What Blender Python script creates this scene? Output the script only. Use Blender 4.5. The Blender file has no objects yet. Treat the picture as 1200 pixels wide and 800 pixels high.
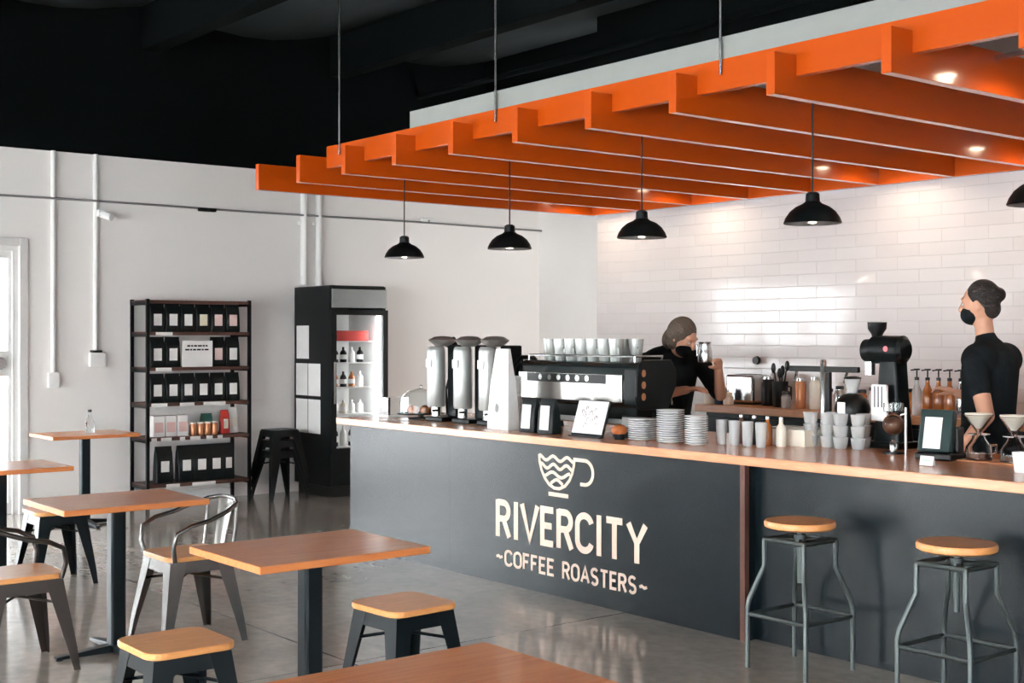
import bpy, bmesh, math, random
from mathutils import Vector, Matrix
random.seed(7)
PI = math.pi
SC = bpy.context.scene
COL = SC.collection

# ------------------------------------------------------------------ camera
cam = bpy.data.objects.new('camera', bpy.data.cameras.new('camera'))
COL.objects.link(cam)
cam.location = (0, 0, 1.55)
cam.rotation_euler = (PI/2, 0, 0.8971)
cam.data.sensor_width = 36
cam.data.lens = 36*1524.2/1200
cam.data.shift_y = -6.7/1200
cam.data.clip_end = 200
SC.camera = cam

# ------------------------------------------------------------------ world, exposure
w = bpy.data.worlds.new('world'); SC.world = w; w.use_nodes = True
w.node_tree.nodes['Background'].inputs[0].default_value = (0.93, 0.96, 1.0, 1)
w.node_tree.nodes['Background'].inputs[1].default_value = 4.0
SC.view_settings.view_transform = 'Standard'
SC.view_settings.look = 'None'
SC.view_settings.exposure = 0.55
SC.view_settings.gamma = 1.0
SC.view_settings.use_curve_mapping = False

def area(name, loc, rot, sx, sy, power, color=(1, 1, 1)):
    l = bpy.data.lights.new(name, 'AREA'); l.shape = 'RECTANGLE'; l.size = sx; l.size_y = sy
    l.energy = power; l.color = color
    o = bpy.data.objects.new(name, l); COL.objects.link(o); o.location = loc; o.rotation_euler = rot
    return o
# daylight lamps: glazed openings, plus added fill at right and in the corridor
area('daylight_or_fill', (-9.0, -4.75, 1.5), (PI/2, 0, 0), 4.2, 2.8, 250, (1, .985, .965))         # front glazing, left bay
area('daylight_or_fill', (-2.0, -4.75, 1.6), (PI/2, 0, 0), 7.4, 2.6, 700, (.97, .985, 1))          # front glazing, right bay
area('daylight_or_fill', (-11.85, 1.65, 1.2), (PI/2, 0, -PI/2), 2.6, 2.25, 130, (.96, .98, 1))          # left wall doors
area('daylight_or_fill', (2.95, 1.5, 1.4), (PI/2, 0, PI/2), 5.0, 2.2, 40, (.95, .975, 1))          # added fill light through an invented window in the right wall
area('daylight_or_fill', (-7.2, 8.9, 1.5), (PI/2, 0, PI/2), 1.1, 2.2, 45, (1, .96, .92))           # added hidden lamp brightening the back wall; no opening in this corridor

# ------------------------------------------------------------------ materials
MATS = {}
def mat(name, col, rough=.5, metal=0, spec=.5, var=.06, vscale=8, bump=0, bscale=60, trans=0, emit=None, estr=0, ior=1.45, coat=0):
    if name in MATS: return MATS[name]
    m = bpy.data.materials.new(name); m.use_nodes = True
    nt = m.node_tree; b = nt.nodes['Principled BSDF']
    b.inputs['Base Color'].default_value = (*col, 1)
    b.inputs['Roughness'].default_value = rough
    b.inputs['Metallic'].default_value = metal
    b.inputs['Specular IOR Level'].default_value = spec
    b.inputs['Transmission Weight'].default_value = trans
    b.inputs['IOR'].default_value = ior
    b.inputs['Coat Weight'].default_value = coat; b.inputs['Coat Roughness'].default_value = .14
    if emit:
        b.inputs['Emission Color'].default_value = (*emit, 1); b.inputs['Emission Strength'].default_value = estr
    tc = nt.nodes.new('ShaderNodeTexCoord')
    if var:
        n = nt.nodes.new('ShaderNodeTexNoise'); n.inputs['Scale'].default_value = vscale; n.inputs['Detail'].default_value = 4
        nt.links.new(tc.outputs['Object'], n.inputs['Vector'])
        r = nt.nodes.new('ShaderNodeMapRange'); r.inputs['To Min'].default_value = 1-var; r.inputs['To Max'].default_value = 1+var
        nt.links.new(n.outputs['Fac'], r.inputs['Value'])
        mx = nt.nodes.new('ShaderNodeVectorMath'); mx.operation = 'SCALE'; mx.inputs[0].default_value = col
        nt.links.new(r.outputs['Result'], mx.inputs['Scale'])
        nt.links.new(mx.outputs['Vector'], b.inputs['Base Color'])
    if bump:
        n2 = nt.nodes.new('ShaderNodeTexNoise'); n2.inputs['Scale'].default_value = bscale
        nt.links.new(tc.outputs['Object'], n2.inputs['Vector'])
        bp = nt.nodes.new('ShaderNodeBump'); bp.inputs['Strength'].default_value = bump; bp.inputs['Distance'].default_value = .01
        nt.links.new(n2.outputs['Fac'], bp.inputs['Height']); nt.links.new(bp.outputs['Normal'], b.inputs['Normal'])
    MATS[name] = m
    return m

def wood(name, c1, c2, rough=.35, scale=(1.2, 14, 14), coat=0):
    m = bpy.data.materials.new(name); m.use_nodes = True
    nt = m.node_tree; b = nt.nodes['Principled BSDF']; b.inputs['Roughness'].default_value = rough
    b.inputs['Coat Weight'].default_value = coat; b.inputs['Coat Roughness'].default_value = .15
    tc = nt.nodes.new('ShaderNodeTexCoord'); mp = nt.nodes.new('ShaderNodeMapping'); mp.inputs['Scale'].default_value = scale
    nt.links.new(tc.outputs['Object'], mp.inputs['Vector'])
    n = nt.nodes.new('ShaderNodeTexNoise'); n.inputs['Scale'].default_value = 3; n.inputs['Detail'].default_value = 8; n.inputs['Distortion'].default_value = 1.2
    nt.links.new(mp.outputs['Vector'], n.inputs['Vector'])
    cr = nt.nodes.new('ShaderNodeValToRGB'); cr.color_ramp.elements[0].position = .3; cr.color_ramp.elements[1].position = .7
    cr.color_ramp.elements[0].color = (*c1, 1); cr.color_ramp.elements[1].color = (*c2, 1)
    nt.links.new(n.outputs['Fac'], cr.inputs['Fac']); nt.links.new(cr.outputs['Color'], b.inputs['Base Color'])
    MATS[name] = m
    return m

M_black = mat('black_metal', (.004, .0065, .0075), .38, .2, .28)
M_tolix = mat('charcoal_steel', (.006, .011, .014), .3, .35, .4)
M_raw = mat('bare_steel', (.17, .165, .16), .24, .95)
M_steel = mat('brushed_steel', (.55, .56, .56), .25, 1)
M_satin = mat('satin_steel', (.50, .52, .51), .34, .55)
M_grey_metal = mat('grey_pipe_steel', (.07, .082, .080), .4, .6)
M_plastic = mat('black_plastic', (.005, .0055, .006), .4, 0, .35)
M_white = mat('white_plastic', (.8, .8, .79), .4)
M_paper = mat('white_paper', (.82, .81, .79), .7)
M_porc = mat('white_porcelain', (.75, .76, .76), .2)
M_orange = mat('orange_paint', (.52, .072, .001), .45, 0, .2, .04, 3, coat=1)
M_deck = mat('grey_plasterboard', (.26, .27, .26), .8)
M_glass = mat('clear_glass', (.93, .96, .96), .03, var=0, trans=1, ior=1.3)
M_smoke = mat('frosted_glass', (.97, .98, .98), .05, var=0, trans=.72, ior=1.3)
M_pane = mat('window_glass', (.97, .99, .99), .0, var=0, trans=1, ior=1.02)
M_bag = mat('black_foil_bag', (.005, .009, .010), .42, 0, .3, bump=.4, bscale=25)
M_red = mat('red_print', (.55, .04, .03), .5)
M_tin = mat('copper_tin', (.55, .24, .12), .35, .5)
M_cream = mat('cream_board', (.78, .72, .62), .6)
M_skin = mat('skin', (.56, .29, .19), .5, bump=.05)
M_hair_b = mat('brown_hair', (.10, .07, .05), .6, bump=.8, bscale=120, var=.3, vscale=60)
M_hair_d = mat('dark_hair', (.015, .011, .01), .55, bump=.8, bscale=120)
M_shirt = mat('black_cotton', (.006, .009, .011), .9, 0, .2, bump=.25, bscale=30)
M_jeans = mat('dark_denim', (.02, .025, .04), .85)
M_letter = mat('pale_vinyl', (.82, .62, .5), .5)
M_pastry = mat('baked_pastry', (.42, .12, .03), .5, bump=.5, bscale=40, var=.3, vscale=30)
M_bulb = mat('lit_bulb', (1, 1, 1), .5, var=0, emit=(1, .72, .45), estr=30)
M_spot = mat('lit_spot_lens', (1, 1, 1), .5, var=0, emit=(1, .8, .58), estr=40)
M_tube = mat('lit_tube', (1, 1, 1), .5, var=0, emit=(1, 1, 1), estr=14)
M_blackpaint = mat('black_wall_paint', (.002, .0035, .004), .9, 0, .1, var=.2, vscale=2)
M_foil = mat('dark_insulation', (.040, .052, .058), .7, 0, .2, var=.25, vscale=1.5)
M_amber = mat('amber_liquid', (.42, .13, .03), .15, var=0, coat=.5)
M_green = mat('green_print', (.03, .12, .09), .5)
M_wood_table = wood('table_timber', (.58, .18, .055), (.68, .235, .075), .24, (9, .8, 9), 0)
M_wood_seat = wood('seat_timber', (.66, .27, .085), (.80, .37, .13), .3, (12, 2, 12), 0)
M_wood_top = wood('worktop_timber', (.64, .26, .13), (.78, .36, .19), .25, (1.5, 14, 14), .3)
M_wood_dark = wood('bench_timber', (.42, .16, .07), (.55, .24, .1), .35, (1.5, 14, 14))
M_shelfwood = wood('rack_timber', (.05, .018, .012), (.10, .035, .022), .5)

def wall_paint(name, col):
    return mat(name, col, .65, 0, .4, .035, 1.3, .12, 90)
M_wall = wall_paint('white_wall_paint', (.80, .775, .755))

# counter panel: satin charcoal laminate
M_panel = mat('charcoal_laminate', (.004, .009, .012), .27, 0, .38, .12, 2)

# tiles
def tile_mat():
    m = bpy.data.materials.new('glazed_subway_tile'); m.use_nodes = True
    nt = m.node_tree; b = nt.nodes['Principled BSDF']; L = nt.links.new
    tc = nt.nodes.new('ShaderNodeTexCoord'); sp = nt.nodes.new('ShaderNodeSeparateXYZ'); cb = nt.nodes.new('ShaderNodeCombineXYZ')
    L(tc.outputs['Object'], sp.inputs[0]); L(sp.outputs['X'], cb.inputs['X']); L(sp.outputs['Z'], cb.inputs['Y'])
    br = nt.nodes.new('ShaderNodeTexBrick'); br.offset = .5
    br.inputs['Scale'].default_value = 1; br.inputs['Brick Width'].default_value = .36; br.inputs['Row Height'].default_value = .092
    br.inputs['Mortar Size'].default_value = .0035; br.inputs['Mortar Smooth'].default_value = .3
    br.inputs['Color1'].default_value = (.57, .54, .535, 1); br.inputs['Color2'].default_value = (.54, .505, .50, 1)
    br.inputs['Mortar'].default_value = (.46, .43, .42, 1)
    L(cb.outputs[0], br.inputs['Vector']); L(br.outputs['Color'], b.inputs['Base Color'])
    mr = nt.nodes.new('ShaderNodeMapRange'); mr.inputs['To Min'].default_value = .07; mr.inputs['To Max'].default_value = .7
    L(br.outputs['Fac'], mr.inputs['Value']); L(mr.outputs['Result'], b.inputs['Roughness'])
    n = nt.nodes.new('ShaderNodeTexNoise'); n.inputs['Scale'].default_value = 5; n.inputs['Detail'].default_value = 1
    L(tc.outputs['Object'], n.inputs['Vector'])
    # each tile sits at a slightly different tilt: height from tile-wide random tone
    sub = nt.nodes.new('ShaderNodeMath'); sub.operation = 'MULTIPLY_ADD'; sub.inputs[1].default_value = -1; 
    L(br.outputs['Fac'], sub.inputs[0])
    mul = nt.nodes.new('ShaderNodeMath'); mul.operation = 'MULTIPLY'; mul.inputs[1].default_value = 1.2; L(n.outputs['Fac'], mul.inputs[0])
    L(mul.outputs[0], sub.inputs[2])
    bp = nt.nodes.new('ShaderNodeBump'); bp.inputs['Strength'].default_value = .5; bp.inputs['Distance'].default_value = .0025
    L(sub.outputs[0], bp.inputs['Height']); L(bp.outputs['Normal'], b.inputs['Normal'])
    b.inputs['Specular IOR Level'].default_value = .4
    return m
M_tile = tile_mat()

def floor_mat():
    m = bpy.data.materials.new('polished_concrete'); m.use_nodes = True
    nt = m.node_tree; b = nt.nodes['Principled BSDF']; L = nt.links.new
    tc = nt.nodes.new('ShaderNodeTexCoord')
    n1 = nt.nodes.new('ShaderNodeTexNoise'); n1.inputs['Scale'].default_value = 1.3; n1.inputs['Detail'].default_value = 6; n1.inputs['Roughness'].default_value = .65
    n2 = nt.nodes.new('ShaderNodeTexNoise'); n2.inputs['Scale'].default_value = 14; n2.inputs['Detail'].default_value = 5
    L(tc.outputs['Object'], n1.inputs['Vector']); L(tc.outputs['Object'], n2.inputs['Vector'])
    cr = nt.nodes.new('ShaderNodeValToRGB')
    cr.color_ramp.elements[0].position = .3; cr.color_ramp.elements[0].color = (.27, .24, .205, 1)
    cr.color_ramp.elements[1].position = .68; cr.color_ramp.elements[1].color = (.50, .44, .38, 1)
    mx = nt.nodes.new('ShaderNodeMix'); mx.data_type = 'FLOAT'; mx.inputs[0].default_value = .3
    L(n1.outputs['Fac'], mx.inputs[2]); L(n2.outputs['Fac'], mx.inputs[3]); L(mx.outputs[0], cr.inputs['Fac'])
    # saw-cut joints
    sp = nt.nodes.new('ShaderNodeSeparateXYZ'); L(tc.outputs['Object'], sp.inputs[0])
    def cut(out, period, off):
        a = nt.nodes.new('ShaderNodeMath'); a.operation = 'ADD'; a.inputs[1].default_value = off; L(out, a.inputs[0])
        p = nt.nodes.new('ShaderNodeMath'); p.operation = 'PINGPONG'; p.inputs[1].default_value = period/2; L(a.outputs[0], p.inputs[0])
        c = nt.nodes.new('ShaderNodeMath'); c.operation = 'LESS_THAN'; c.inputs[1].default_value = .005; L(p.outputs[0], c.inputs[0])
        return c
    c1 = cut(sp.outputs['X'], 3.0, 14.3); c2 = cut(sp.outputs['Y'], 3.0, 20.75)
    mm = nt.nodes.new('ShaderNodeMath'); mm.operation = 'MAXIMUM'; L(c1.outputs[0], mm.inputs[0]); L(c2.outputs[0], mm.inputs[1])
    mc = nt.nodes.new('ShaderNodeMix'); mc.data_type = 'RGBA'; L(mm.outputs[0], mc.inputs[0]); L(cr.outputs['Color'], mc.inputs[6])
    mc.inputs[7].default_value = (.05, .045, .04, 1); L(mc.outputs[2], b.inputs['Base Color'])
    mr = nt.nodes.new('ShaderNodeMapRange'); mr.inputs['To Min'].default_value = .09; mr.inputs['To Max'].default_value = .24
    L(n2.outputs['Fac'], mr.inputs['Value']); L(mr.outputs['Result'], b.inputs['Roughness'])
    b.inputs['Specular IOR Level'].default_value = .6; b.inputs['Coat Weight'].default_value = .45; b.inputs['Coat Roughness'].default_value = .12; b.inputs['Coat IOR'].default_value = 1.5
    bp = nt.nodes.new('ShaderNodeBump'); bp.inputs['Strength'].default_value = .04; bp.inputs['Distance'].default_value = .01
    L(n1.outputs['Fac'], bp.inputs['Height']); L(bp.outputs['Normal'], b.inputs['Normal'])
    return m
M_floor = floor_mat()

# ------------------------------------------------------------------ mesh helpers
class MB:
    def __init__(s): s.bm = bmesh.new()
    def box(s, x0, x1, y0, y1, z0, z1, M=None):
        vs = [s.bm.verts.new((x, y, z)) for z in (z0, z1) for x, y in ((x0, y0), (x1, y0), (x1, y1), (x0, y1))]
        for f in ((0, 3, 2, 1), (4, 5, 6, 7), (0, 1, 5, 4), (1, 2, 6, 5), (2, 3, 7, 6), (3, 0, 4, 7)):
            s.bm.faces.new([vs[i] for i in f])
        if M is not None: bmesh.ops.transform(s.bm, matrix=M, verts=vs)
        return s
    def loft(s, rings, cap=True, closed=True):
        R = [[s.bm.verts.new(p) for p in r] for r in rings]
        n = len(R[0])
        for a, b in zip(R, R[1:]):
            for i in range(n if closed else n-1):
                j = (i+1) % n
                s.bm.faces.new((a[i], a[j], b[j], b[i]))
        if cap and closed:
            s.bm.faces.new(R[0][::-1]); s.bm.faces.new(R[-1])
        return s
    def lathe(s, prof, c=(0, 0, 0), seg=24, cap=True):
        rings = [[(c[0]+r*math.cos(2*PI*i/seg), c[1]+r*math.sin(2*PI*i/seg), c[2]+z) for i in range(seg)] for r, z in prof]
        return s.loft(rings, cap)
    def cyl(s, p0, p1, r0, r1=None, seg=12):
        return s.tube([p0, p1], [r0, r0 if r1 is None else r1], seg)
    def tube(s, pts, r, seg=10, closed=False):
        pts = [Vector(p) for p in pts]; n = len(pts)
        if not isinstance(r, (list, tuple)): r = [r]*n
        rings = []; up = None
        for i, p in enumerate(pts):
            a = pts[i-1] if (i or closed) else p; b = pts[(i+1) % n] if (i < n-1 or closed) else p
            t = (b-a).normalized()
            if up is None:
                up = Vector((0, 0, 1)) if abs(t.z) < .9 else Vector((1, 0, 0))
            u = (up - t*up.dot(t)).normalized(); v = t.cross(u); up = u
            rings.append([p+(u*math.cos(2*PI*k/seg)+v*math.sin(2*PI*k/seg))*r[i] for k in range(seg)])
        if closed: rings.append(rings[0])
        return s.loft(rings, cap=not closed)
    def ball(s, c, r, sc=(1, 1, 1), seg=16, M=None):
        m = Matrix.Translation(c) @ (M if M is not None else Matrix.Identity(4)) @ Matrix.Diagonal((sc[0]*r, sc[1]*r, sc[2]*r, 1))
        bmesh.ops.create_uvsphere(s.bm, u_segments=seg, v_segments=max(8, seg*2//3), radius=1, matrix=m)
        return s
    def prism(s, poly, h, M):       # poly in local xy, extruded +z by h
        a = [tuple(M @ Vector((x, y, 0))) for x, y in poly]; b = [tuple(M @ Vector((x, y, h))) for x, y in poly]
        return s.loft([a, b])
    def build(s, name, m, parent=None, smooth=False, bevel=0, label=None):
        bmesh.ops.remove_doubles(s.bm, verts=s.bm.verts, dist=1e-6)
        bmesh.ops.recalc_face_normals(s.bm, faces=s.bm.faces)
        me = bpy.data.meshes.new(name); s.bm.to_mesh(me); s.bm.free()
        me.materials.append(m)
        if smooth:
            for p in me.polygons: p.use_smooth = True
        o = bpy.data.objects.new(name, me); COL.objects.link(o)
        if parent: o.parent = parent
        if smooth:
            try: me.set_sharp_from_angle(angle=math.radians(40))
            except Exception: pass
        if bevel:
            bv = o.modifiers.new('bevel', 'BEVEL'); bv.width = bevel; bv.segments = 2; bv.limit_method = 'ANGLE'
        if label: o['label'] = label
        return o

def tag(o, label, cat, group=None):
    o['label'] = label; o['category'] = cat
    if group: o['group'] = group
    return o
def thing(name, label, cat, loc=(0, 0, 0), rz=0, group=None):
    o = bpy.data.objects.new(name, None); COL.objects.link(o)
    o.location = loc; o.rotation_euler = (0, 0, rz); o.empty_display_size = .1
    return tag(o, label, cat, group)
def struct(o): o['kind'] = 'structure'; return o
def copy_tree(o, parent=None):
    c = o.copy(); COL.objects.link(c); c.parent = parent
    for ch in list(o.children): copy_tree(ch, c)
    return c
def dup(o, loc, rz=0, label=None, group=None):
    c = copy_tree(o); c.location = loc; c.rotation_euler = (0, 0, rz)
    if label: c['label'] = label
    if group: c['group'] = group
    return c
def arc(c, r, a0, a1, n, plane='xz', y=0):
    out = []
    for i in range(n+1):
        a = a0+(a1-a0)*i/n
        out.append((c[0]+r*math.cos(a), c[1]+r*math.sin(a)))
    return out
def rrect(w, d, r, n=5):
    pts = []
    for cx, cy, a in ((w/2-r, d/2-r, 0), (-w/2+r, d/2-r, PI/2), (-w/2+r, -d/2+r, PI), (w/2-r, -d/2+r, 1.5*PI)):
        for i in range(n+1):
            t = a+PI/2*i/n; pts.append((cx+r*math.cos(t), cy+r*math.sin(t)))
    return pts
def text_mesh(txt, m, parent, M, width, height, name='lettering', bold=.0, ext=.0015):
    cu = bpy.data.curves.new('text', 'FONT'); cu.body = txt; cu.size = 1; cu.offset = bold; cu.extrude = .01
    o = bpy.data.objects.new('text', cu); COL.objects.link(o)
    dg = bpy.context.evaluated_depsgraph_get(); dg.update()
    me = bpy.data.meshes.new_from_object(o.evaluated_get(dg))
    bpy.data.objects.remove(o); bpy.data.curves.remove(cu)
    xs = [v.co.x for v in me.vertices]; ys = [v.co.y for v in me.vertices]
    x0, x1, y0, y1 = min(xs), max(xs), min(ys), max(ys)
    for v in me.vertices:
        v.co = M @ Vector(((v.co.x-x0)/(x1-x0)*width, (v.co.y-y0)/(y1-y0)*height, v.co.z/.01*ext))
    me.materials.clear(); me.materials.append(m); me.name = name
    r = bpy.data.objects.new(name, me); COL.objects.link(r)
    if parent: r.parent = parent
    return r

# ================================================================== SETTING
XL, XR, YF, YB, YT = -11.5, 2.6, -4.5, 9.58, 8.0
ZW = 3.18; ZC = 4.75
XT = -8.78            # left end of tiled wall
struct(MB().box(XL-.2, XR+.2, YF-.2, YB+.2, -.12, 0).build('floor', M_floor))
def wall_with_holes(name, m, axis, pos, th, a0, a1, z0, z1, holes):
    """wall in plane axis=pos, running a0..a1; holes (h0,h1,zb,zt)"""
    mb = MB()
    def bx(p, q, zz0, zz1):
        if q-p < 1e-4 or zz1-zz0 < 1e-4: return
        if axis == 'x': mb.box(min(pos, pos+th), max(pos, pos+th), p, q, zz0, zz1)
        else: mb.box(p, q, min(pos, pos+th), max(pos, pos+th), zz0, zz1)
    cur = a0
    for h0, h1, zb, zt in sorted(holes):
        bx(cur, h0, z0, z1); bx(h0, h1, z0, zb); bx(h0, h1, zt, z1); cur = h1
    bx(cur, a1, z0, z1)
    return struct(mb.build(name, m))
# left wall with glazed doors
wall_with_holes('wall_left', M_wall, 'x', XL, -.2, YF, YB, 0, ZW, [(.35, 3.70, 0, 2.33)])
struct(MB().box(XL-.2, XL, YF, YB, ZW, ZC+.3).build('wall_left_upper', M_blackpaint))
wall_with_holes('wall_front', M_wall, 'y', YF, -.2, XL-.2, XR+.2, 0, ZW, [(-11.1, -6.9, 0, 2.9), (-5.7, 1.7, .25, 2.9)])
struct(MB().box(XL-.2, XR+.2, YF-.2, YF, ZW, ZC+.3).build('wall_front_upper', M_blackpaint))
wall_with_holes('wall_right', M_wall, 'x', XR, .2, YF, YB, 0, ZW, [(-1.0, 4.0, .2, 2.5)])
struct(MB().box(XR, XR+.2, YF, YB, ZW, ZC+.3).build('wall_right_upper', M_blackpaint))
struct(MB().box(XL-.2, XR+.2, YB, YB+.2, 0, ZW).build('wall_back', M_wall))
struct(MB().box(XL-.2, XR+.2, YB, YB+.2, ZW, ZC+.3).build('wall_back_upper', M_blackpaint))
struct(MB().box(XT, XR, YT, YT+.16, 0, 2.9).build('wall_tiled', M_tile))
struct(MB().box(XT, XR, YT, YT+.16, 2.9, ZC).build('wall_tiled_upper', M_blackpaint))
# ceiling of sagging insulation between black rafters
mb = MB()
NX, NY = 6, 48
grid = []
for j in range(NY+1):
    y = YF-.2+(YB-YF+.4)*j/NY
    ph = ((y-2.9) % 2.0)/2.0
    z = 4.62 - .17*math.sin(PI*ph)
    grid.append([(XL-.2+(XR-XL+.4)*i/NX, y, z) for i in range(NX+1)])
mb.loft(grid, cap=False, closed=False)
ceil = struct(mb.build('ceiling', M_foil, smooth=True))
so = ceil.modifiers.new('solid', 'SOLIDIFY'); so.thickness = .05; so.offset = 1
k = 0
for y in (-3.1, -1.1, .9, 2.9, 4.9, 6.9, 8.9):
    k += 1
    struct(MB().box(XL, XR, y-.09, y+.09, 4.18 if k != 5 else 4.18, 4.6).build('trim_%d' % k, M_blackpaint))
k += 1
struct(MB().cyl((XL, 7.9, 4.10), (XR, 7.9, 4.10), .03).build('trim_%d' % k, M_blackpaint))
# baseboards
struct(MB().box(XL, XL+.014, 3.78, YB, 0, .09).build('baseboard_left', M_wall, bevel=.003))
struct(MB().box(XL+.015, XT, YB-.014, YB, 0, .09).build('baseboard_back', M_wall, bevel=.003))

# glazed doors in the left wall
M_frame = mat('pale_grey_aluminium', (.72, .72, .71), .4, .3)
def glazed(name, axis, pos, a0, a1, z0, z1, nleaf, rail=None, fw=.07, st=.05):
    t = .05
    def B(mb, p, q, zz0, zz1, d=t):
        if axis == 'x': mb.box(pos-d/2, pos+d/2, p, q, zz0, zz1)
        else: mb.box(p, q, pos-d/2, pos+d/2, zz0, zz1)
    mb = MB()
    B(mb, a0, a0+fw, z0, z1, .12); B(mb, a1-fw, a1, z0, z1, .12); B(mb, a0+fw, a1-fw, z1-fw, z1, .12)
    if z0 > 0: B(mb, a0+fw, a1-fw, z0, z0+fw, .12)
    root = struct(mb.build(name, M_frame))
    L = (a1-a0-2*fw)/nleaf
    for i in range(nleaf):
        p, q = a0+fw+i*L+.001, a0+fw+(i+1)*L-.001
        zb = z0+.001 if z0 == 0 else z0+fw
        f = MB()
        B(f, p, p+st, zb, z1-fw); B(f, q-st, q, zb, z1-fw); B(f, p+st, q-st, z1-fw-.06, z1-fw); B(f, p+st, q-st, zb, zb+.1)
        if rail: B(f, p+st, q-st, rail[0], rail[1])
        fr = f.build('leaf_frame', M_frame, root)
        g = MB(); B(g, p+st, q-st, zb+.1, z1-fw-.06, .008); g.build('pane', M_pane, fr)
    return root
d = glazed('door_1', 'x', XL-.08, .35, 3.70, 0, 2.33, 3, rail=(1.20, 1.42), fw=.045, st=.028)
mb = MB(); mb.cyl((XL-.05, 3.55, 1.31), (XL-.03, 3.55, 1.31), .055, seg=24); mb.cyl((XL-.03, 3.55, 1.31), (XL+.0, 3.55, 1.31), .022)
mb.build('door_lock', M_steel, d, True)
struct(MB().box(XL, XL+.02, 3.70, 3.775, 0, 2.40).box(XL, XL+.02, .27, .35, 0, 2.40).box(XL, XL+.02, .35, 3.70, 2.33, 2.40).build('trim_9', M_frame, bevel=.004))
glazed('door_2', 'y', YF-.1, -11.1, -6.9, 0, 2.9, 4)
glazed('window_1', 'y', YF-.1, -5.7, 1.7, .25, 2.9, 6)
glazed('fill_window', 'x', XR+.1, -1.0, 4.0, .2, 2.5, 4)  # unseen glazing added to let fill light in from the right
# pale paving outside the openings
struct(MB().box(-24, XL-.21, -8, 13, -.14, -.02).build('ground_left', mat('paving', (.5, .5, .49), .8)))
struct(MB().box(-24, 12, -16, YF-.21, -.14, -.021).build('ground_front', MATS['paving']))
struct(MB().box(XR+.21, 14, YF-.2, 13, -.14, -.02).build('ground_right', MATS['paving']))

# ------------------------------------------------------------------ canopy
ZB, ZT, DS, X0S, YS = 2.636, 2.83, .614, -8.79, 4.565
can = thing('slatted_canopy', 'bright orange slatted canopy hanging over the coffee bar', 'canopy', (-3.4, 6.3, 2.63))
co = Vector(can.location)
def loc(mb): bmesh.ops.translate(mb.bm, verts=mb.bm.verts, vec=-co); return mb
for i in range(16):
    x = X0S+i*DS
    loc(MB().box(x, x+.05, YS, 7.905, ZB, ZT)).build('slat', M_orange, can, bevel=.003)
loc(MB().box(-8.01, 1.0, 4.715, 4.76, ZT+.001, ZT+.057).box(-8.01, 1.0, 4.715, 4.76, 2.735, ZT+.001)).build('front_beam', M_orange, can, bevel=.002)
loc(MB().box(-8.80, 1.0, 7.906, 7.955, ZB, ZT)).build('wall_beam', M_orange, can, bevel=.002)
loc(MB().box(-8.79, -6.972, 5.26, 5.30, ZT+.001, 2.888)).build('cross_batten', M_orange, can)
loc(MB().box(-6.97, 1.0, 4.72, 7.955, 2.888, 2.995)).build('deck', M_deck, can, label='grey plasterboard deck above the slats')
for x in (-7.82, -6.05, -4.28, -2.51):
    loc(MB().cyl((x, 4.706, ZT-.02), (x, 4.706, 4.5), .008, seg=8)).build('hanger_rod', M_steel, can, label='thin steel hanger rod')
for i, x in enumerate((-8.48, -7.25, -5.41, -4.18, -2.96)):
    yy = 7.6 if i < 4 else 5.35
    n = ['small lit spotlight at the far left end of the orange canopy', 'small lit spotlight second from the left in the orange canopy',
         'small lit spotlight in the middle of the orange canopy by the tiles', 'small lit spotlight nearest the right frame edge by the tiles',
         'small lit spotlight near the front of the orange canopy at right'][i]
    xs = X0S+math.floor((x-X0S)/DS)*DS+.05
    s = thing('spotlight', n, 'spotlight', (x, yy, 2.76), 0, 'spotlights between the orange slats')
    MB().lathe([(.045, 0), (.05, .002), (.05, .09), (.03, .1)], seg=20).build('housing', M_white, s, True)
    MB().lathe([(.04, -.003), (.04, .001)], seg=20).build('lens', M_spot, s)
    MB().box(xs-x, -.045, -.012, .012, .03, .05).build('bracket', M_steel, s)
    l = bpy.data.lights.new('spot_glow', 'SPOT'); l.energy = 11; l.color = (1, .8, .6); l.spot_size = 2.95; l.spot_blend = .6; l.shadow_soft_size = .03
    lo = bpy.data.objects.new('spot_glow', l); COL.objects.link(lo); lo.location = (x, yy, 2.745)

# ------------------------------------------------------------------ pendants
PX = (-7.867, -6.639, -5.411, -4.183, -2.955)
PL = ['black dome pendant lamp nearest the fridge, smallest in view', 'black dome pendant lamp above the coffee urns, second from the left',
      'black dome pendant lamp above the espresso machine, third of the row', 'black dome pendant lamp in front of the white tiles, second from the right',
      'black dome pendant lamp cut by the right edge of the photo']
p0 = thing('pendant_lamp', PL[0], 'lamp', (PX[0], 5.28, 2.115), 0, 'black pendant lamps over the bar')
MB().lathe([(.142, 0), (.145, .004), (.135, .03), (.115, .06), (.085, .085), (.05, .1), (.036, .112), (.034, .15), (.02, .16), (.015, .16), (.03, .105), (.08, .08), (.11, .056), (.13, .027), (.138, .004)], seg=40).build('lamp_shade', M_black, p0, True)
MB().lathe([(.135, .0035), (.127, .0295), (.107, .058), (.077, .08), (.03, .1), (.028, .098), (.074, .077), (.104, .055), (.124, .027), (.132, .0035)], seg=40).build('shade_lining', M_white, p0, True, label='white lining inside the shade')
MB().ball((0, 0, .055), .033, (1, 1, 1.1)).build('bulb', M_bulb, p0, True)
MB().cyl((0, 0, .155), (0, 0, .772), .0045, seg=8).build('cord', M_plastic, p0)
for i, x in enumerate(PX):
    if i: dup(p0, (x, 5.28, 2.115), 0, PL[i])
    l = bpy.data.lights.new('pendant_glow', 'POINT'); l.energy = 3.5; l.color = (1, .8, .62); l.shadow_soft_size = .03
    lo = bpy.data.objects.new('pendant_glow', l); COL.objects.link(lo); lo.location = (x, 5.28, 2.13)

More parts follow.
